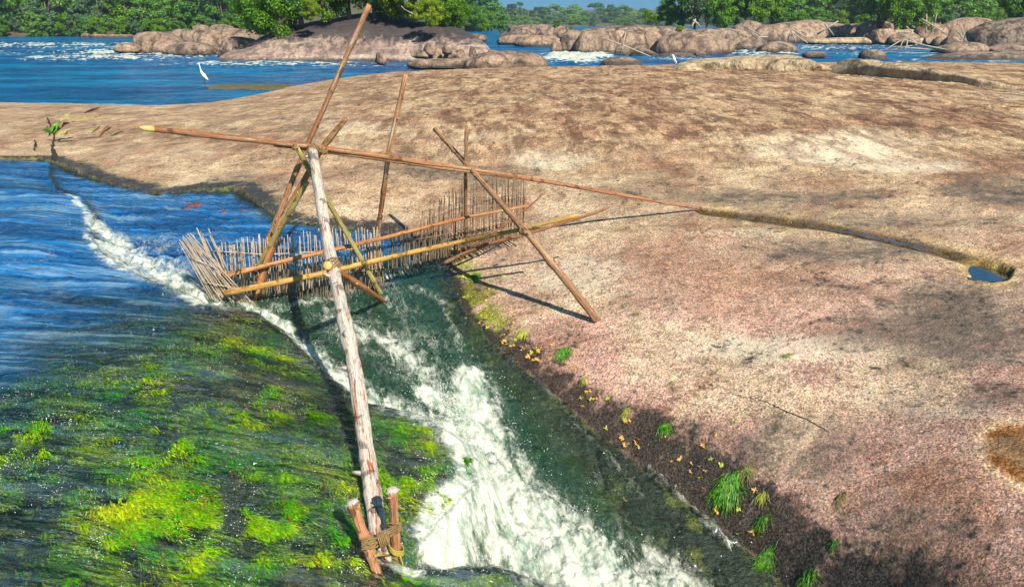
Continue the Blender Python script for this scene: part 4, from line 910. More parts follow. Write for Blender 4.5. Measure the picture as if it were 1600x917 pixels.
# ------------------------------------------------------------------ the fish weir
fbase = bp(490, 470, -.5)
weir = empty('fish_weir', tuple(fbase), 'lashed pole frame with stick screens standing across the head of the chute', 'fish trap')
mfoot = on_bed(600, 884, -.7); mfoot.z -= .05; mtop = bpy_(488, 232, 8.05)
pm = lambda t_: mfoot.lerp(mtop, t_)
brace = pole('brace_pole', [mfoot, pm(.35) + Vector((.03, 0, .03)), pm(.7) + Vector((-.01, 0, .0)), mtop], (.062, .052), 'greypole', weir, 'thick pale peeling pole leaning towards the viewer', n=20, crook=.005, knots=9, seed=4, m=50)
rend = on_bed(1097, 329, .2)
lend = bpy_(240, 202, 7.5)
cross = pole('crossbar', [lend, bpy_(500, 231, 8.12), bpy_(730, 263, 8.85), rend + Vector((0, 0, .02))], (.030, .021), 'barkpole', weir, 'very long thin red brown pole across the top, its cut tip pale', crook=.004, seed=5, m=60)
dv = (lend - bpy_(500, 231, 8.12)).normalized(); mb = MB(); mb.tube([lend - dv * .01, lend + dv * .07, lend + dv * .13], [.0315, .03, .012], 12); mb.build('cut_tip', M['cutwood'], cross)
pole('crossbar', [bpy_(428, 226, 7.97), bpy_(560, 244, 8.32), bpy_(800, 278, 9.1)], (.024, .018), 'brownpole', weir, 'thinner dark pole doubled under the long one', crook=.006, seed=6)
pole('slanting_pole', [bpy_(408, 402, 8.75), bpy_(481, 225, 8.30), bpy_(577, 8, 7.95)], (.036, .028), 'patchpole', weir, 'tallest pole, slanting up past the treeline', crook=.007, seed=7, m=50)
pole('frame_leg', [bp(388, 474, -.5) + Vector((0, 0, -.12)), bpy_(440, 345, 8.45), bpy_(503, 232, 8.18), bpy_(540, 186, 8.02)], (.042, .030), 'orangepole', weir, crook=.007, seed=8)
pole('frame_leg', [bp(600, 452, -.5) + Vector((0, 0, -.15)), bpy_(462, 228, 8.0)], (.034, .024), 'greenpole', weir, crook=.007, seed=9)
pole('frame_leg', [bpy_(398, 425, 8.55), bpy_(480, 285, 8.15)], (.030, .028), 'greenpole', weir, 'short greenish pole beside the orange leg', crook=.006, seed=19)
pole('upright_pole', [bp(577, 430, -.5) + Vector((0, .12, -.1)), bpy_(607, 243, 8.52), bpy_(634, 116, 8.3)], (.036, .026), 'patchpole', weir, 'patchy pale and brown upright pole', crook=.007, seed=10)
vfoot = bp(725, 392, -.2)
pole('upright_pole', [vfoot + Vector((0, .1, -.15)), bpy_(728, 262, 9.02), bpy_(729, 198, 9.0)], (.026, .021), 'brownpole', weir, crook=.006, seed=11)
dfoot = on_bed(934, 504, 0) + Vector((0, 0, .02)); 
pole('slanting_pole', [dfoot, bpy_(822, 362, 7.9), bpy_(736, 264, 8.9), bpy_(679, 202, 9.75)], (.040, .028), 'brownpole', weir, 'stout brown pole propped on the dry granite', crook=.006, seed=12, m=40)
Yr = lambda u: np.interp(u, [340, 600, 730, 830, 950], [8.25, 8.75, 9.1, 8.6, 8.3])
pole('rail', [bpy_(346, 432, 8.2), bpy_(470, 402, 8.45), bpy_(600, 372, 8.78), bpy_(728, 340, 9.05), bpy_(830, 320, 9.2)], (.028, .016), 'orangepole', weir, crook=.005, seed=13, m=40)
pole('rail', [bpy_(352, 458, 8.05), bpy_(470, 434, 8.3), bpy_(600, 405, 8.6), bpy_(725, 377, 8.85), bpy_(820, 360, 7.98)+Vector((0,.06,0)), bpy_(904, 336, 7.9)], (.036, .020), 'yellowpole', weir, 'stripped yellow rail along the foot of the screens', crook=.007, seed=14, m=44)
pole('loose_branch', [bpy_(692, 412, 8.9), bpy_(760, 382, 8.7), bpy_(850, 358, 8.45), bpy_(932, 332, 8.3), bpy_(952, 324, 8.3)], (.028, .014), 'barkpole', weir, 'thin dark branch beside the end of the lower rail', crook=.006, seed=15, m=30)
pole('loose_branch', [bpy_(722, 394, 9.1), bpy_(790, 350, 9.0), bpy_(828, 322, 9.0), bpy_(852, 300, 9.05)], (.018, .007), 'barkpole', weir, 'thin orange twig rising behind the screens', crook=.008, seed=16)
tt_ = None
def brY(v):                                    # distance of the brace pole where the photo shows it at height v
    lo, hi = 0., 1.
    for _ in range(40):
        mid = (lo + hi) / 2; q = pm(mid); _, vv_ = proj(q.x, q.y, q.z)
        if vv_ > v: lo = mid
        else: hi = mid
    return pm((lo + hi) / 2)
bq = brY(416); sb = bpy_(512, 415, bq.y - .12)
strut = pole('strut', [sb, bp(603, 464, -.55) + Vector((0, 0, -.08))], (.044, .028), 'orangepole', weir, 'short strut with a pale cut end lashed to the thick pole', crook=.007, seed=17)
sd = (sb - bp(603, 464, -.6)).normalized(); mb = MB(); mb.tube([sb, sb + sd * .012], [.042, .038], 14); mb.build('cut_end', M['cutwood'], strut)
A1 = (mtop - mfoot)
for c, a, b, r, t_ in [(bpy_(490, 236, 8.02), A1, (1, .2, -.1), .085, 5), (bpy_(506, 236, 8.1), (.4, -.1, 1), (1, .2, -.1), .052, 4), (bpy_(461, 230, 7.98), (.7, .5, -.7), (1, .2, -.1), .040, 4), (bpy_(606, 243, 8.46), (.2, 0, 1), (1, .2, -.1), .044, 4),
                        (bpy_(643, 250, 8.6), (.0, 0, 1), (1, .2, -.1), .034, 3), (bpy_(724, 262, 8.9), (.2, 0, 1), (-.5, .6, .5), .042, 4), (bpy_(816, 361, 7.95), (1, 0, .1), (.4, -.6, -.5), .052, 5),
                        (bpy_(521, 414, bq.y - .03), A1, (.7, .6, -.4), .085, 3), (bpy_(396, 448, 8.22), (1, .2, .1), (.5, 0, 1), .05, 3), (bpy_(725, 390, 8.95), (1, 0, .1), (0, 0, 1), .040, 4), (bpy_(504, 399, 8.5), (1, 0, .1), (0, 0, 1), .034, 2), (bpy_(570, 410, 8.5), (1, 0, .1), (.5, 0, 1), .042, 2)]:
    lashing(c, a, b, r * .78, weir, seed=int(r * 1e4) + t_, turns=t_, rr=.0045)
# hanging vine loop on the upper rail
mb = MB(); mb.tube([bpy_(378, 384, 8.2), bpy_(374, 410, 8.18), bpy_(368, 426, 8.15)], [.007, .006, .004], 6); mb.tube([bpy_(372, 400, 8.1), bpy_(379, 410, 8.1), bpy_(376, 420, 8.1), bpy_(369, 427, 8.12)], [.004, .008, .008, .003], 6)
mb.tube([bpy_(340, 372, 8.3), bpy_(356, 386, 8.25), bpy_(380, 398, 8.2)], [.004, .006, .006], 5); mb.build('vine_loop', M['rope'], weir)
def sticks(name, items, mat, parent, label=None, rad=.0075, ties=()):
    Vs, Fs, Gs = [], [], []; n0 = 0
    for i, (a, b) in enumerate(items):
        V_, F_, G_ = tubepole([b, a], (rad * random.uniform(.75, 1.25), rad * random.uniform(.5, .8)), n=5, crook=.012, seed=i + int(abs(a[0]) * 1000) % 500, knots=1, m=7)
        Vs += V_; Fs += [tuple(q + n0 for q in f_) for f_ in F_]; Gs += G_; n0 += len(V_)
    for P in ties:
        V_, F_, G_ = tubepole(P, rad * .7, n=5, crook=.01, seed=3, m=30); Vs += V_; Fs += [tuple(q + n0 for q in f_) for f_ in F_]; Gs += G_; n0 += len(V_)
    V_ = np.array(Vs) - np.array(parent_world(parent))
    o = mk(name, V_, Fs, M[mat], True, parent, {'grain': ('FLOAT_VECTOR', np.array(Gs))})
    if label: o['label'] = label
rg = random.Random(5)
def screen(u0, u1, step, topf, botf, Yf, lean=0.0):
    out = []; u = u0
    while u < u1:
        vt = topf(u) + rg.uniform(-8, 5); vb = botf(u) + rg.uniform(-3, 3); y = Yf(u)
        bx = bpy_(u + rg.uniform(-2, 2), vb, y + rg.uniform(-.02, .02)); bx.z -= .06
        tx = bpy_(u + lean + rg.uniform(-3, 3), vt, y + .04 + rg.uniform(-.04, .04)); out.append((tx, bx)); u += step * rg.uniform(.6, 1.4)
    return out
YF = lambda u: np.interp(u, [330, 600, 740, 830], [8.38, 8.95, 9.25, 9.4])
ip = lambda xs, ys: (lambda u: float(np.interp(u, xs, ys)))
it = screen(346, 600, 3.3, ip([340, 400, 480, 600], [388, 374, 364, 362]), ip([340, 400, 480, 600], [478, 480, 470, 440]), YF, -6)
sticks('stick_screen', it, 'stick', weir, 'long low screen of thin sticks over the falling water', rad=.0085, ties=[[bpy_(u, v, YF(u) - .02) for u, v in ((330, 392), (420, 398), (520, 392), (600, 384))], [bpy_(u, v, YF(u) - .02) for u, v in ((350, 440), (430, 442), (520, 430), (600, 418))]])
it = screen(350, 600, 4.2, ip([340, 600], [425, 400]), ip([340, 400, 480, 600], [485, 486, 474, 446]), lambda u: YF(u) - .14, 0)
sticks('stick_screen', it, 'wetstick', weir, 'wet dark second row of sticks at the waterline')
it = screen(608, 700, 3.0, ip([614, 640, 694], [366, 352, 335]), ip([614, 694], [424, 402]), lambda u: YF(u) + .02)
sticks('stick_screen', it, 'darkstick', weir, 'narrow stick screen against the rock corner', ties=[[bpy_(u, v, YF(u)) for u, v in ((612, 380), (650, 374), (696, 366))]])
it = screen(655, 818, 2.7, ip([664, 685, 705, 735, 790, 818], [338, 318, 300, 284, 275, 284]), ip([664, 740, 818], [402, 386, 364]), lambda u: YF(u) + .18, 2)
sticks('stick_screen', it, 'darkstick', weir, 'tallest stick screen standing against the granite', rad=.0068, ties=[[bpy_(u, v, YF(u) + .16) for u, v in ((668, 345), (700, 330), (760, 314), (818, 300))], [bpy_(u, v, YF(u) + .16) for u, v in ((668, 378), (740, 362), (816, 340))]])
it = screen(572, 602, 2.6, ip([572, 602], [366, 372]), ip([572, 602], [436, 430]), lambda u: YF(u) + .05)
sticks('stick_screen', it, 'wetstick', weir, 'dark sticks bunched around the upright pole')
it = []
for i in range(17):
    t_ = i / 16; it.append((bpy_(281 + 16 * t_ + rg.uniform(-2, 2), 375 - 8 * t_ + rg.uniform(-4, 4), 8.15 - .1 * t_), bp(340 + 66 * t_ + rg.uniform(-2, 2), 487 - 4 * t_ + rg.uniform(-2, 2), -.52)))
sticks('stick_panel', it, 'stick', weir, 'fan of slanting sticks at the outer end of the weir', rad=.0078, ties=[[bpy_(u, v, 8.12) for u, v in ((296, 402), (310, 408), (340, 420))], [bpy_(u, v, 8.12) for u, v in ((318, 440), (345, 446), (378, 452))]])
it = []
for i in range(11):
    t_ = i / 10; it.append((bpy_(296 + 34 * t_ + rg.uniform(-3, 3), 364 + rg.uniform(-9, 9), 8.4), bpy_(330 + 34 * t_, 440 + rg.uniform(-5, 5), 8.35)))
sticks('stick_panel', it, 'stick', weir, rad=.0085)
# stakes and the big lashing at the foot of the brace pole
sf1 = on_bed(597, 902, -.7); sf2 = on_bed(621, 884, -.7)
st1t = bpy_(551, 786, sf1.y + .12); st2t = bpy_(613, 767, sf2.y + .02)
for f_, t_, r_, sd_ in ((sf1 - Vector((0, 0, .1)), st1t, (.036, .032), 21), (sf2 - Vector((0, 0, .1)), st2t, (.029, .031), 22)):
    s_ = pole('stake', [f_, t_], r_, 'stakewood', weir, n=18, crook=.006, seed=sd_, m=24)
    ax_ = (t_ - f_).normalized(); mb = MB(); rgx = random.Random(sd_)
    mb.tube([t_ - ax_ * .012, t_ + ax_ * .004, t_ + ax_ * .02, t_ + ax_ * .026], [.030, .040, .036, .02], 16)
    for k in range(26):
        th = rgx.uniform(0, 6.28); o1 = ax_.orthogonal().normalized(); o2 = ax_.cross(o1); rad_ = o1 * math.cos(th) + o2 * math.sin(th); q = t_ + rad_ * .032
        mb.tube([q - ax_ * rgx.uniform(.0, .03), q + rad_ * .010 + ax_ * .006, q + rad_ * rgx.uniform(.01, .022) + ax_ * rgx.uniform(-.01, .02)], [.004, .003, .0015], 4)
    mb.build('frayed_head', M['frayed'], s_)
p1 = sf1.lerp(st1t, .50); p2 = sf2.lerp(st2t, .56); ax = (st1t - sf1).normalized()
mb = MB(); rgx = random.Random(3)
for P0, D, rr_ in ((p1, (st1t - sf1).normalized(), .042), (p2, (st2t - sf2).normalized(), .037)):
    u_ = D.orthogonal().normalized(); w_ = D.cross(u_)
    for k in range(5):
        pts = [P0 + (u_ * math.cos(a_) + w_ * math.sin(a_)) * (rr_ + rgx.uniform(0, .008)) + D * ((k - 2) * .013 + .012 * math.sin(a_ + k)) for a_ in np.linspace(0, 6.28, 22)]
        mb.tube(pts, .0062, 6)
front = (p1 + p2) / 2 + Vector((-.0, -.09, .0))
for k in range(7):
    o_ = Vector((0, -.03 - rgx.uniform(0, .02), (k - 3) * .011)); pts = [p1 + o_ + Vector((-.03, -.01, 0))] + [p1.lerp(p2, t_) + o_ + Vector((0, -.045 * math.sin(t_ * math.pi), .012 * math.sin(t_ * 9 + k * 2))) for t_ in (.2, .4, .6, .8)] + [p2 + o_ + Vector((.03, -.01, .01))]
    mb.tube(pts, .0065, 6)
for k in range(5):
    c_ = p1.lerp(p2, .42 + .06 * k); mb.tube([c_ + Vector((0, -.055 - .045 + .05, 0)) + Vector((.0, -.03 * math.sin(a_) - .02, .05 * math.cos(a_))) + Vector((.03 * math.sin(a_ * .5), 0, 0)) for a_ in np.linspace(0, 6.28, 14)], .006, 6)
mb.build('stake_lashing', M['rope'], weir)
mb = MB(); q = sf2.lerp(st2t, .22)
for k in range(4):
    mb.tube([q + Vector((math.cos(a_) * .05 , math.sin(a_) * .05, k * .012 - .03 * math.cos(a_))) for a_ in np.linspace(0, 6.28, 18)], .005, 6)
mb.tube([p1 + Vector((.05, -.05, -.08)), p1.lerp(q, .5) + Vector((0, -.06, -.03)), q + Vector((-.03, -.05, 0))], .006, 6)
mb.tube([q + Vector((.03, -.05, 0)), q + Vector((.05, -.06, -.06)), q + Vector((.03, -.06, -.12)), q + Vector((-.02, -.05, -.13))], .005, 6)
mb.build('cord', M['rope2'], weir)

# ------------------------------------------------------------------ driftwood frames on the far rocks
def frame(lines, Y_, label, rad=.05, mat='bleached', name='pole_frame', cat='driftwood'):
    mb = MB(); 
    for (u0, v0, u1, v1) in lines:
        a = bpy_(u0, v0, Y_); b = bpy_(u1, v1, Y_ + random.uniform(-.5, .5)); mb.tube([a, a.lerp(b, .5) + Vector((random.uniform(-.05, .05), 0, random.uniform(-.05, .05))), b], [rad, rad * .85, rad * .6], 7)
    o = mb.build(name, M[mat]); tag(o, label, cat, 'pole frames and driftwood on the far rocks')
frame([(970,86,978,50),(948,62,1017,89)], 64.5, 'crossed bleached branches leaning on the round boulder', .07)
frame([(1080,44,1087,30),(1083,32,1095,44)], 84, 'short white pole standing on the grey platform', .12)
frame([(1231,64,1239,42),(1243,66,1236,46),(1226,68,1240,52),(1238,46,1270,64),(1236,50,1262,68)], 76, 'tripod of crossed poles above the black undercut block', .07)
frame([(1277,54,1310,33),(1289,38,1303,56)], 92, 'long white pole propped on the pale bank', .10)
frame([(1180,66,1194,52),(1176,50,1192,64),(1168,44,1190,56)], 80, 'thin crossed poles near the small dark rock', .05)
frame([(1416,42,1438,60),(1426,50,1420,64),(1437,70,1404,50),(1400,60,1428,52)], 88, 'crossed white sticks in front of the leafy tree trunk', .07)
frame([(1447,52,1448,22),(1456,50,1459,24),(1461,36,1464,22),(1440,30,1480,54)], 92, 'bundle of upright grey poles beside the leafy tree', .09)
frame([(1490,74,1508,52),(1511,68,1502,44),(1504,56,1510,70),(1495,48,1512,66)], 78, 'small tripod of white sticks on the tan rock', .06)
frame([(1382,80,1410,62),(1410,62,1430,66),(1416,64,1480,78),(1404,78,1412,62),(1418,64,1414,78),(1395,74,1460,78),(1388,80,1440,68)], 66, 'sprawling brown pole frame standing in the rapid', .055, 'brownwood' if 'brownwood' in M else 'bleached')
frame([(1112,56,1160,60),(1120,60,1200,58)], 86, 'bleached log lying on the flat grey rocks', .12)
frame([(627,10,640,20),(640,20,652,18),(634,16,645,21)], 57, 'bare white branch at the edge of the yellow green trees', .03)

# ------------------------------------------------------------------ egrets
def egret(loc, s, label, face=-1, neck=True):
    import bmesh
    e = empty('egret', tuple(loc), label, 'bird')
    # body with S neck: skeleton points and radii in metres (standing 0.95 m tall)
    if neck: sk = [((.20, 0, .23), .012), ((.15, 0, .30), .045), ((.07, 0, .40), .075), ((.0, 0, .49), .070), ((-.045, 0, .58), .042), ((-.06, 0, .66), .024), ((-.075, 0, .74), .019), ((-.085, 0, .82), .018), ((-.095, 0, .89), .019), ((-.125, 0, .925), .026), ((-.16, 0, .922), .018)]
    else: sk = [((.14, 0, .20), .015), ((.09, 0, .32), .06), ((.03, 0, .44), .085), ((.0, 0, .54), .07), ((-.02, 0, .60), .05), ((-.03, 0, .65), .04), ((-.07, 0, .67), .03), ((-.10, 0, .67), .016)]
    mb = MB()
    P = [Vector(p) for p, _ in sk]; Rr = [r for _, r in sk]; PP, RR = [], []
    for i in range(len(P) - 1):
        for k in range(4):
            t_ = k / 4; p0 = P[max(i - 1, 0)]; p1_ = P[i]; p2_ = P[i + 1]; p3 = P[min(i + 2, len(P) - 1)]
            PP.append(.5 * ((2 * p1_) + (p2_ - p0) * t_ + (2 * p0 - 5 * p1_ + 4 * p2_ - p3) * t_ ** 2 + (3 * p1_ - p0 - 3 * p2_ + p3) * t_ ** 3)); RR.append(Rr[i] * (1 - t_) + Rr[i + 1] * t_)
    PP.append(P[-1]); RR.append(Rr[-1])
    mb.tube([tuple(p * s) for p in PP], [r * s for r in RR], 14)
    b = mb.build('body', M['white']); b.parent = e
    hd = PP[-1] * s; mb = MB(); mb.tube([hd, hd + Vector((-.06, 0, -.006)) * s, hd + Vector((-.12, 0, -.018)) * s], [.012 * s, .008 * s, .002 * s], 8); bb = mb.build('beak', M['beak']); bb.parent = e
    for sy in (-1, 1):
        mb = MB(); mb.tube([Vector((.06, sy * .025, .36)) * s, Vector((.045, sy * .03, .17)) * s, Vector((.06, sy * .03, -.12)) * s], [.012 * s, .007 * s, .006 * s], 6)
        for ty in (-.03, 0, .03): mb.tube([Vector((.06, sy * .03, -.115)) * s, Vector((.0, sy * .03 + ty, -.125)) * s], [.005 * s, .003 * s], 5)
        l_ = mb.build('leg', M['birdleg']); l_.parent = e
        mb = MB(); mb.tube([Vector((-.01, sy * .055, .49)) * s, Vector((.07, sy * .072, .40)) * s, Vector((.15, sy * .05, .29)) * s, Vector((.22, sy * .02, .21)) * s], [.03 * s, .045 * s, .03 * s, .004 * s], 10); w_ = mb.build('wing', M['white']); w_.parent = e
        mb = MB(); V_, F_ = ICO[3]; c = P[-2] if neck else P[-3]; mb.add(V_ * .005 * s + np.array((c.x - .012, sy * (.024 if neck else .036), c.z + .006)) * s, [tuple(f_) for f_ in F_]); ey = mb.build('eye', M['birdleg']); ey.parent = e
    return e
pe = bp(319, 133, 0); egret(pe, 1.0, 'tall white egret with stretched neck standing in the shallows left')
pe = bp(1052, 99, .0); egret((pe.x * 49 / pe.y, 49, .0), 1.15, 'small white egret standing hunched below the egg shaped boulder', neck=False)

# ------------------------------------------------------------------ moss on the shelf (stuff)
def tufts():
    rg = np.random.default_rng(21); N = 620000
    u = rg.uniform(-80, 900, N); v = rg.uniform(440, 960, N); z = -.35 * np.ones(N)
    for _ in range(3):
        d0 = (u - 800) / FPX; d1 = CP + (458.5 - v) / FPX * SP; d2 = -SP + (458.5 - v) / FPX * CP; t_ = (z - CAMZ) / d2; x = d0 * t_; y = d1 * t_; z = np.clip(top_f(x, y), -1.3, 0)
    # thin out evenly over the ground: denser sampling is only kept where weed grows
    F0 = fields(x, y); mo_ = fbm(x * 1.5, y * 1.7, 4); m2_ = fbm(x * 6, y * 7, 4); m3_ = fbm(x * .7 + 3, y * .8, 3)
    pr = sstep(-.18, .30, mo_ + .75 * m2_ + .25 * m3_ + .05) * (.25 + .75 * sstep(-.12, .06, fbm(x * 3.1 + 50, y * 3.3, 4))) * F0['shallow']
    keep = F0['inl'] & (F0['dshelf'] > .01) & (rg.random(N) < pr); x, y = x[keep], y[keep]; bed = F0['bed'][keep]; m2_ = m2_[keep]; mo_ = mo_[keep]; n = len(x)
    if n > 150000: x, y, bed, m2_, mo_ = x[:150000], y[:150000], bed[:150000], m2_[:150000], mo_[:150000]; n = 150000
    ang = -.55 + .9 * fbm(x * 1.3, y * 1.3, 3) + rg.normal(size=n) * .35
    L = rg.uniform(.025, .085, n); w_ = rg.uniform(.0022, .0052, n); dx, dy = np.cos(ang), np.sin(ang)
    lift = rg.uniform(.006, .032, n) * (1 + m2_)
    P0 = np.stack([x, y, bed - .004], -1); P1 = P0 + np.stack([dx * L * .5, dy * L * .5, lift], -1); P2 = P0 + np.stack([dx * L, dy * L, lift * rg.uniform(.2, 1.1, n)], -1)
    sd_ = np.stack([-dy * w_, dx * w_, 0 * w_], -1)
    V_ = np.stack([P0 - sd_, P0 + sd_, P1 + sd_, P1 - sd_, P2 + sd_ * .3, P2 - sd_ * .3], 1).reshape(-1, 3)
    b = np.arange(n)[:, None] * 6; F_ = np.concatenate([b + [0, 1, 2, 3], b + [3, 2, 4, 5]])
    yl = np.clip(.5 + .9 * fbm(x * 2.2 + 9, y * 2.2, 4) + rg.normal(size=n) * .18, 0, 1)[:, None]
    yl = yl ** 1.5; c = C3(.05, .44, .006) * (1 - yl) + C3(.60, .66, .010) * yl; c = c * (1 - .4 * sstep(.0, .4, fbm(x * .9 + 70, y * 1.1, 4)))[:, None]; c = c * rg.uniform(.6, 1.3, n)[:, None]
    br = (rg.random(n) < .07)[:, None]; c = np.where(br, C3(.30, .16, .04), c)
    tag(mk('waterweed', V_, F_, M['moss'], attrs={'tint': ('FLOAT_COLOR', np.repeat(c, 6, 0))}), 'bright green and yellow waterweed carpeting the flowing shelf', kind='stuff')
tufts()
# ------------------------------------------------------------------ spray drops and flecks imitating sun glints (stuff)
def spray_glints():
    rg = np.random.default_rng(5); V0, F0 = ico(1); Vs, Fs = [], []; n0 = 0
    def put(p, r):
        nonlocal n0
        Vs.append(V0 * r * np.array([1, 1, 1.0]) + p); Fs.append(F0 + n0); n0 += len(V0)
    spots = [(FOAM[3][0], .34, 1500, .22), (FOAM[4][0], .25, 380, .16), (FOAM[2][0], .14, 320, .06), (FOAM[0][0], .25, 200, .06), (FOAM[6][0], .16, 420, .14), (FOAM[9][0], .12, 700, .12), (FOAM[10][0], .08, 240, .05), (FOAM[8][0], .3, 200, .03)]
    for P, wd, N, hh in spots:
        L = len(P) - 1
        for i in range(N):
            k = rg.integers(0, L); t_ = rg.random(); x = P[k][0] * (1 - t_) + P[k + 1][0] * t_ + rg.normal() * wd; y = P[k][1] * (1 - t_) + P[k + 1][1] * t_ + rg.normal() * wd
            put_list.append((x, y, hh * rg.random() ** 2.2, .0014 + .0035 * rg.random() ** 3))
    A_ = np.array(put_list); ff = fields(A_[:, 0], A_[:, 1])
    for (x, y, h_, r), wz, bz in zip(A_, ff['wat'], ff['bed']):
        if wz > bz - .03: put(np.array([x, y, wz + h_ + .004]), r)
    tag(mk('spray_glints', np.concatenate(Vs), np.concatenate(Fs), M['spray_glints']), 'white water drops thrown up along the chute, and flecks imitating glints on the shelf', kind='stuff')
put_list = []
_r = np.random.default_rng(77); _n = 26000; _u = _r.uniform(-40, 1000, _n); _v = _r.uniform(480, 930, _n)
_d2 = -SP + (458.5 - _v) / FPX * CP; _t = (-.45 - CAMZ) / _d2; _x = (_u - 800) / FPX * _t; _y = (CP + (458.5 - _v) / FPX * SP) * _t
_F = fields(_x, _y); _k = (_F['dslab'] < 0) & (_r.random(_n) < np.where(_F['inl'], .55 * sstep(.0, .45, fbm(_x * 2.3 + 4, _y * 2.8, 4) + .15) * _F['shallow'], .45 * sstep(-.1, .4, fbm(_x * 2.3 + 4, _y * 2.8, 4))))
for a_, b_ in zip(_x[_k], _y[_k]): put_list.append((a_, b_, .0, .0012 + .0022 * _r.random() ** 2))  # white flecks lying on the water surface, standing in for sun glints
spray_glints()

# ------------------------------------------------------------------ small plants on the granite
def rosette_mesh(seed, mat):
    rg = random.Random(seed); mb = MB()
    for k in range(rg.randint(9, 16)):
        th = rg.uniform(0, 6.28); L = rg.uniform(.5, 1.0); d = Vector((math.cos(th), math.sin(th), 0)); s_ = Vector((-d.y, d.x, 0)) * rg.uniform(.07, .14)
        a = Vector((0, 0, .05)); b_ = d * L * .55 + Vector((0, 0, .28)); c = d * L + Vector((0, 0, rg.uniform(.05, .3)))
        mb.add([a - s_ * .5, a + s_ * .5, b_ + s_, b_ - s_, c + s_ * .3, c - s_ * .3], [(0, 1, 2, 3), (3, 2, 4, 5)])
        if rg.random() < .6:
            e_ = c + Vector((d.y, -d.x, .1)) * .25; mb.add([b_, b_ + s_ * .6, e_], [(0, 1, 2)])
    return mk('rosette', np.concatenate(mb.V), mb.F, M[mat], False, link=False)
RM = [rosette_mesh(i, 'rosette' if i % 3 else 'rosette2') for i in range(9)]
RL = {'rosette': 'tiny orange rosette plant clinging to the wet granite edge', 'rosette2': 'tiny yellow green rosette plant clinging to the wet granite edge'}
rg = random.Random(12); edge = [(p[0], p[1]) for p in SLAB_NEAR[13:22]]; cnt = 0
RP = [(835,545),(842,548),(1110,727),(1097,703),(1070,710),(1100,752),(1148,657),(1118,680),(905,640),(960,640),(980,655),(775,520),(750,505),(800,540),(760,470),(745,450),(735,470),(722,452),(728,498),(755,497),(788,512),(1062,830),(975,780)]
while len(RP) < 175:
    t_ = rg.random() ** .9 * 7.2; i = int(t_); f_ = t_ - i; u = edge[i][0] * (1 - f_) + edge[i + 1][0] * f_; v = edge[i][1] * (1 - f_) + edge[i + 1][1] * f_
    o_ = abs(rg.gauss(0, 26)) + 6; RP.append((u + o_ * .8 + rg.uniform(-6, 6), v - o_ * .75))
for (u, v) in RP:
    p = on_bed(u, v, -.5); k = rg.randrange(9); key = 'rosette' if k % 3 else 'rosette2'
    o = bpy.data.objects.new('rosette_plant', RM[k]); col.objects.link(o); o.location = p; o.rotation_euler = (rg.uniform(-.2, .2), -.5, rg.uniform(0, 6.28)); s_ = rg.uniform(.018, .05); o.scale = (s_, s_, s_)
    tag(o, RL[key], 'plant', 'orange rosettes on the granite edge' if k % 3 else 'yellow green rosettes on the granite edge')
def weed(u, v, size, label, mat='algae', n=60, seed=0, aspect=1.6, up=.09, name='waterweed_tuft', droop=None, wide=.014):
    rg = random.Random(seed); p = on_bed(u, v, -.3); mb = MB()
    dn = droop if droop else Vector((-.55, -.75, 0)).normalized(); sz = size
    for k in range(int(n * 2.2)):
        a = Vector((rg.gauss(0, .16), rg.gauss(0, .10), 0)) * sz; sp_ = rg.gauss(0, .45); L = sz * rg.uniform(.3, 1.15) * aspect * .6; cv = rg.uniform(-1.1, 1.1)
        d = Vector((dn.x * math.cos(sp_) - dn.y * math.sin(sp_), dn.x * math.sin(sp_) + dn.y * math.cos(sp_), 0)); pts = []
        for j in range(6):
            t_ = j / 5; q = p + a + d * L * t_ + Vector((-d.y, d.x, 0)) * L * cv * .35 * t_ * t_ + Vector((math.sin(t_ * 5 + k) * .05, math.cos(t_ * 4 + k * 2) * .04, 0)) * sz; pts.append(q)
        pts = [Vector((q.x, q.y, gz + .006 + sz * up * math.sin(math.pi * min(1, (j / 5) * .9 + .08)) * (.4 + .6 * rg.random()))) for j, (q, gz) in enumerate(zip(pts, fields(np.array([q.x for q in pts]), np.array([q.y for q in pts]), False)['bed']))]
        mb.tube(pts, [sz * wide * w_ for w_ in (.6, 1, 1, .9, .7, .2)], 4)
    o = mb.build(name, M[mat]); o.data.transform(Matrix.Translation(-p)); o.location = p; return tag(o, label, 'plant')
weed(1140, 768, .20, 'largest bright green weed mop draped over the wet granite edge', n=110, seed=1, aspect=1.7)
weed(1162, 742, .13, 'yellow and olive weed strand hanging just above the largest mop', 'algaedry', n=26, seed=2, droop=Vector((.4, -.8, 0)).normalized())
weed(884, 548, .15, 'bright green weed clump opposite the foot of the propped pole', n=60, seed=3)
weed(1034, 676, .12, 'small green weed clump halfway down the wet band', n=40, seed=4, droop=Vector((.3, -.8, 0)).normalized())
weed(1192, 822, .10, 'spiky yellow green weed below the largest mop', n=34, seed=5, up=.4)
weed(1190, 788, .09, 'thin yellow weed right beside the largest mop', 'rosette2', n=24, seed=6, up=.4)
weed(1302, 852, .07, 'small spiky green weed alone on dark granite', n=22, seed=7, up=.5)
weed(1265, 898, .11, 'green weed clump at the bottom edge of the granite', n=46, seed=8, up=.4)
weed(914, 597, .07, 'tiny yellow green weed low on the wet band', 'rosette2', n=24, seed=9, up=.4)
weed(980, 654, .08, 'tiny yellow weed among orange rosettes', 'rosette2', n=22, seed=10, up=.4)
weed(1225, 558, .10, 'flat olive weed stranded on dry granite', 'algaedry', n=16, seed=11, up=.12, droop=Vector((.9, -.1, 0)).normalized())
weed(997, 490, .09, 'small grey green weed right of the propped pole foot', 'algaedry', n=20, seed=12, up=.2)
weed(1316, 776, .10, 'dried yellowish weed loop on pink granite', 'algaedry', n=14, seed=13, up=.2)
weed(1050, 598, .07, 'small brown dried weed above the wet band', 'algaedry', n=12, seed=14, up=.2)
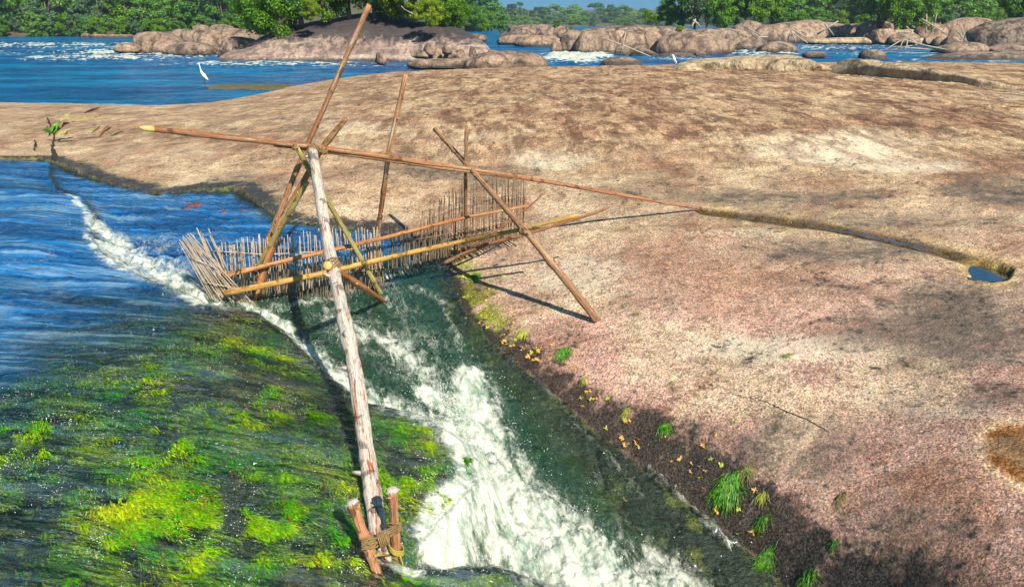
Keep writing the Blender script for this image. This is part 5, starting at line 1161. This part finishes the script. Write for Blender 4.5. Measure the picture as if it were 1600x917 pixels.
weed(1198, 872, .12, 'pale green weed trailing into the water at the bottom', n=40, seed=15, aspect=2.2)
weed(770, 455, .14, 'olive moss patch beside the weir end', 'algaedry', n=50, seed=16, up=.15); weed(745, 430, .16, 'green moss cushion under the propped poles', 'algae', n=50, seed=17, up=.12); weed(820, 520, .12, 'yellow green weed on the upper wet band', 'rosette2', n=40, seed=18, up=.15)
# plant growing in the crack at the left
def crack_plant():
    p = on_bed(84, 222, .15); mb = MB(); e = empty('crack_plant', tuple(p), 'green plant with browning leaves growing from a crack in the left rock', 'plant'); rg = random.Random(9)
    Yp = p.y
    mb.tube([p, bpy_(85, 212, Yp), bpy_(82, 206, Yp)], [.02, .018, .012], 6); mb.build('stem', M['deadleaf'], e)
    def leaf(u0, v0, u1, v1, wd, mat, k=0):
        a = bpy_(u0, v0, Yp + k * .12 - .15); b_ = bpy_(u1, v1, Yp + k * .12); m_ = a.lerp(b_, .55) + Vector((0, 0, .03)); d = (b_ - a).normalized(); s_ = Vector((0, -.45, 1)).cross(d).normalized(); s_ = Vector((-d.z, .3, d.x)).normalized() * wd; q = MB()
        pts = [a, a.lerp(m_, .5), m_, m_.lerp(b_, .55), b_]; ws = [.15, .7, 1, .8, .05]; Vv = []
        for pt, w_ in zip(pts, ws): Vv += [pt - s_ * w_, pt + Vector((0, .02, -.015)), pt + s_ * w_]
        q.add(Vv, [(3 * i, 3 * i + 1, 3 * i + 4, 3 * i + 3) for i in range(4)] + [(3 * i + 1, 3 * i + 2, 3 * i + 5, 3 * i + 4) for i in range(4)]); q.build('leaf', M[mat], e)
    for L_ in [(82,208,67,205,.055,'algae'),(82,208,94,190,.05,'algae'),(80,206,72,199,.05,'algae'),(84,210,100,196,.04,'algae'),(80,206,86,195,.05,'algae'),(94,190,111,178,.045,'algaedry'),(92,200,108,192,.04,'deadleaf'),(86,214,105,205,.04,'algaedry'),(100,211,113,209,.035,'deadleaf'),(84,206,76,212,.04,'algae'),(88,206,90,198,.05,'algae'),
               (112,190,152,182,.025,'algaedry'),(154,182,162,180,.02,'deadleaf')]: leaf(*L_, k=rg.uniform(-1, 1))
crack_plant()
def litter(u, v, du, dv, wd, label, mat='deadleaf'):
    a = on_bed(u, v, .2); b_ = on_bed(u + du, v + dv, .2); mid = a.lerp(b_, .5); d = (b_ - a).normalized(); s_ = Vector((-d.y, d.x, 0)) * wd; mb = MB()
    pts = [a, a.lerp(b_, .3), a.lerp(b_, .7), b_]; Vv = []
    for pt, w_, h_ in zip(pts, (.1, 1, .9, .1), (.02, .05, .05, .02)): Vv += [pt - s_ * w_ + Vector((0, 0, h_)), pt + Vector((0, 0, h_ * .4)), pt + s_ * w_ + Vector((0, 0, h_))]
    mb.add(Vv, [(3 * i, 3 * i + 1, 3 * i + 4, 3 * i + 3) for i in range(3)] + [(3 * i + 1, 3 * i + 2, 3 * i + 5, 3 * i + 4) for i in range(3)])
    tag(mb.build('dead_leaf', M[mat]), label, 'leaf', 'dead leaves on the left rock')
litter(132, 178, 24, -9, .05, 'curled rusty leaf near the far edge of the left rock', 'redleaf'); litter(156, 214, 14, -17, .03, 'thin black leaf, left of the pair lying on the left rock'); litter(164, 206, 10, -6, .025, 'thin black leaf, right of the pair lying on the left rock')
litter(143, 210, 14, -12, .03, 'faded leaf left of the pair of thin black leaves', 'algaedry'); litter(172, 214, 22, -8, .03, 'long faded leaf pointing at the pale pole tip', 'algaedry')
# reddish rock tips in the pool
for i, (u, v, s_) in enumerate([(298, 323, .11), (307, 321, .10), (350, 332, .07), (380, 329, .05), (290, 327, .05)]):
    x_ = bp(u, v, -.12); z_ = max(wat_at(x_.x, x_.y), -.2); p = bp(u, v, z_)
    o = mk('pool_stone', ICO[3][0] * np.array([s_, s_ * .7, s_ * .42]) * (1 + .25 * fbm(ICO[3][0][:, 0] * 2 + i * 9, ICO[3][0][:, 1] * 2 + ICO[3][0][:, 2], 3))[:, None], ICO[3][1], M['redleaf']); o.location = p
    tag(o, ['red stone breaking the blue pool, left of a touching pair', 'red stone breaking the blue pool, right of a touching pair', 'lone dull red stone tip in the pool towards the slanting pole', 'smallest dull red stone tip nearest the slanting pole', 'tiny red stone tip beside the pair in the pool'][i], 'stone', 'red stones in the pool')
# ------------------------------------------------------------------ standing water on the slab
def sheet(name, px, label, lift=.0, zmode='flat'):
    c = np.mean(np.array(px), 0); z0 = on_bed(c[0], c[1], .1).z
    P = [bp(u, v, z0) for u, v in px]; z0 = POOLZ if lift == 0 else ORANGEZ; P = [bp(u, v, z0) for u, v in px]; cc = sum(P, Vector()) / len(P)
    P = [cc + (p - cc) * 1.12 - Vector((0, 0, .004)) for p in P]; n_ = len(P); P = [(.5 * ((2 * P[i]) + (P[(i + 1) % n_] - P[i - 1]) * t_ + (2 * P[i - 1] - 5 * P[i] + 4 * P[(i + 1) % n_] - P[(i + 2) % n_]) * t_ ** 2 + (3 * P[i] - P[i - 1] - 3 * P[(i + 1) % n_] + P[(i + 2) % n_]) * t_ ** 3)) for i in range(n_) for t_ in (0, .25, .5, .75)]; V_ = [tuple(cc)] + [tuple(p) for p in P]; n = len(P); F_ = [(0, i + 1, (i + 1) % n + 1) for i in range(n)]
    return tag(face_up(mk(name, V_, F_, M['puddle'] if lift == 0 else M['rustpuddle'], False)), label, kind='structure')
m_ = NT('still_puddle'); nn_ = m_.bump(m_.noise(3, 2), .04, .02); gl = m_.n('BsdfGlossy', {'Roughness': .03, 'Normal': nn_, 'Color': (.9, .95, 1, 1)}).outputs[0]; tr = m_.n('BsdfTransparent', {'Color': (.8, .7, .5, 1)}).outputs[0]
M['puddle'] = m_.done(m_.n('MixShader', {0: m_.n('MapRange', {'Value': m_.n('Fresnel', {'IOR': 1.33}).outputs[0], 'To Max': 1.0, 'To Min': .40}).outputs[0], 1: tr, 2: gl}).outputs[0])
m_ = NT('rusty_puddle'); gl = m_.n('BsdfGlossy', {'Roughness': .05, 'Color': (.9, .95, 1, 1)}).outputs[0]; tr = m_.n('BsdfTransparent', {'Color': (.75, .6, .42, 1)}).outputs[0]
M['rustpuddle'] = m_.done(m_.n('MixShader', {0: m_.n('MapRange', {'Value': m_.n('Fresnel', {'IOR': 1.33}).outputs[0], 'To Max': .6, 'To Min': .0}).outputs[0], 1: tr, 2: gl}).outputs[0])
sheet('puddle_water', [(1510,418),(1532,410),(1562,411),(1582,421),(1577,432),(1550,438),(1518,434)], 'small round puddle at the end of the long wet crack', .0)
Z0_ = 0

# dark soil line in the crack on the pink granite, and the long hairline cracks
def crackline(pts, wd, label, seed=0, name='crack', mat='crackfill'):
    rg = random.Random(seed); P = []
    for i in range(len(pts) - 1):
        for k in range(8): t_ = k / 8; P.append((pts[i][0] * (1 - t_) + pts[i + 1][0] * t_ + rg.uniform(-1.2, 1.2), pts[i][1] * (1 - t_) + pts[i + 1][1] * t_ + rg.uniform(-1, 1)))
    Q = [on_bed(u, v, .1) for u, v in P]; V_ = []
    for i, q in enumerate(Q):
        d = (Q[min(i + 1, len(Q) - 1)] - Q[max(i - 1, 0)]).normalized(); s_ = Vector((-d.y, d.x, 0)) * wd * rg.uniform(.4, 1.2) * (math.sin(math.pi * (i + .5) / len(Q)) ** .4)
        for e_ in (-1, 0, 1): t_ = q + s_ * e_; V_.append((t_.x, t_.y, bed_at(t_.x, t_.y) + .004 - .0 * abs(e_)))
    F_ = [(3 * i + a, 3 * i + 1 + a, 3 * i + 4 + a, 3 * i + 3 + a) for i in range(len(Q) - 1) for a in (0, 1)]
    tag(face_up(mk(name, V_, F_, M[mat])), label, kind='structure')
PUD = True
M['crackfill'] = simple('dark_soil_in_crack', (.035, .026, .02), .95, 30)
M['greenslime'] = simple('green_grass_slime', (.07, .16, .01), .5, 3, .7)
crackline([(1180,622),(1205,632),(1232,645),(1262,656),(1300,678)], .006, 'thin dark crack in the pink granite', 1)
crackline([(1150,618),(1182,624)], .004, 'hairline start of the thin crack', 2)
crackline([(85,258),(86,246),(82,232),(83,220)], .05, 'dark crack below the left plant', 3); crackline([(80,200),(76,190),(73,184)], .03, 'dark crack above the left plant', 4); crackline([(53,236),(56,226),(54,218)], .03, 'short dark crack in the left rock', 5)
crackline([(430,186),(480,188),(520,186),(560,182)], .02, 'faint crack behind the pole tips', 6); crackline([(500,161),(540,164),(586,167)], .10, 'dark crack beside the green puddle', 7)
crackline([(440,163),(455,165),(470,164),(490,163)], .22, 'green slimy puddle on the crest', 8, 'puddle', 'greenslime')
crackline([(780,340),(800,346),(812,350)], .01, 'hairline crack behind the weir', 9)

crackline([(1285,357),(1340,366),(1400,378),(1460,393)], .045, 'narrow strip of standing water in the long crack', 10, 'puddle_water', 'puddle')

# ------------------------------------------------------------------ the air
hz = NT('thin_blue_haze'); vol = hz.n('VolumePrincipled', {'Color': (.62, .80, .95, 1), 'Density': .00032, 'Anisotropy': .2}).outputs[0]
hz.t.links.new(vol, hz.out.inputs['Volume'])
hv = [(x, y, z) for z in (-4.0, 45.0) for y in (-30.0, 1000.0) for x in (-900.0, 900.0)]
tag(mk('haze', hv, [(0, 2, 3, 1), (4, 5, 7, 6), (0, 1, 5, 4), (2, 6, 7, 3), (0, 4, 6, 2), (1, 3, 7, 5)], hz.m, False), 'thin blue haze over the river', kind='stuff')
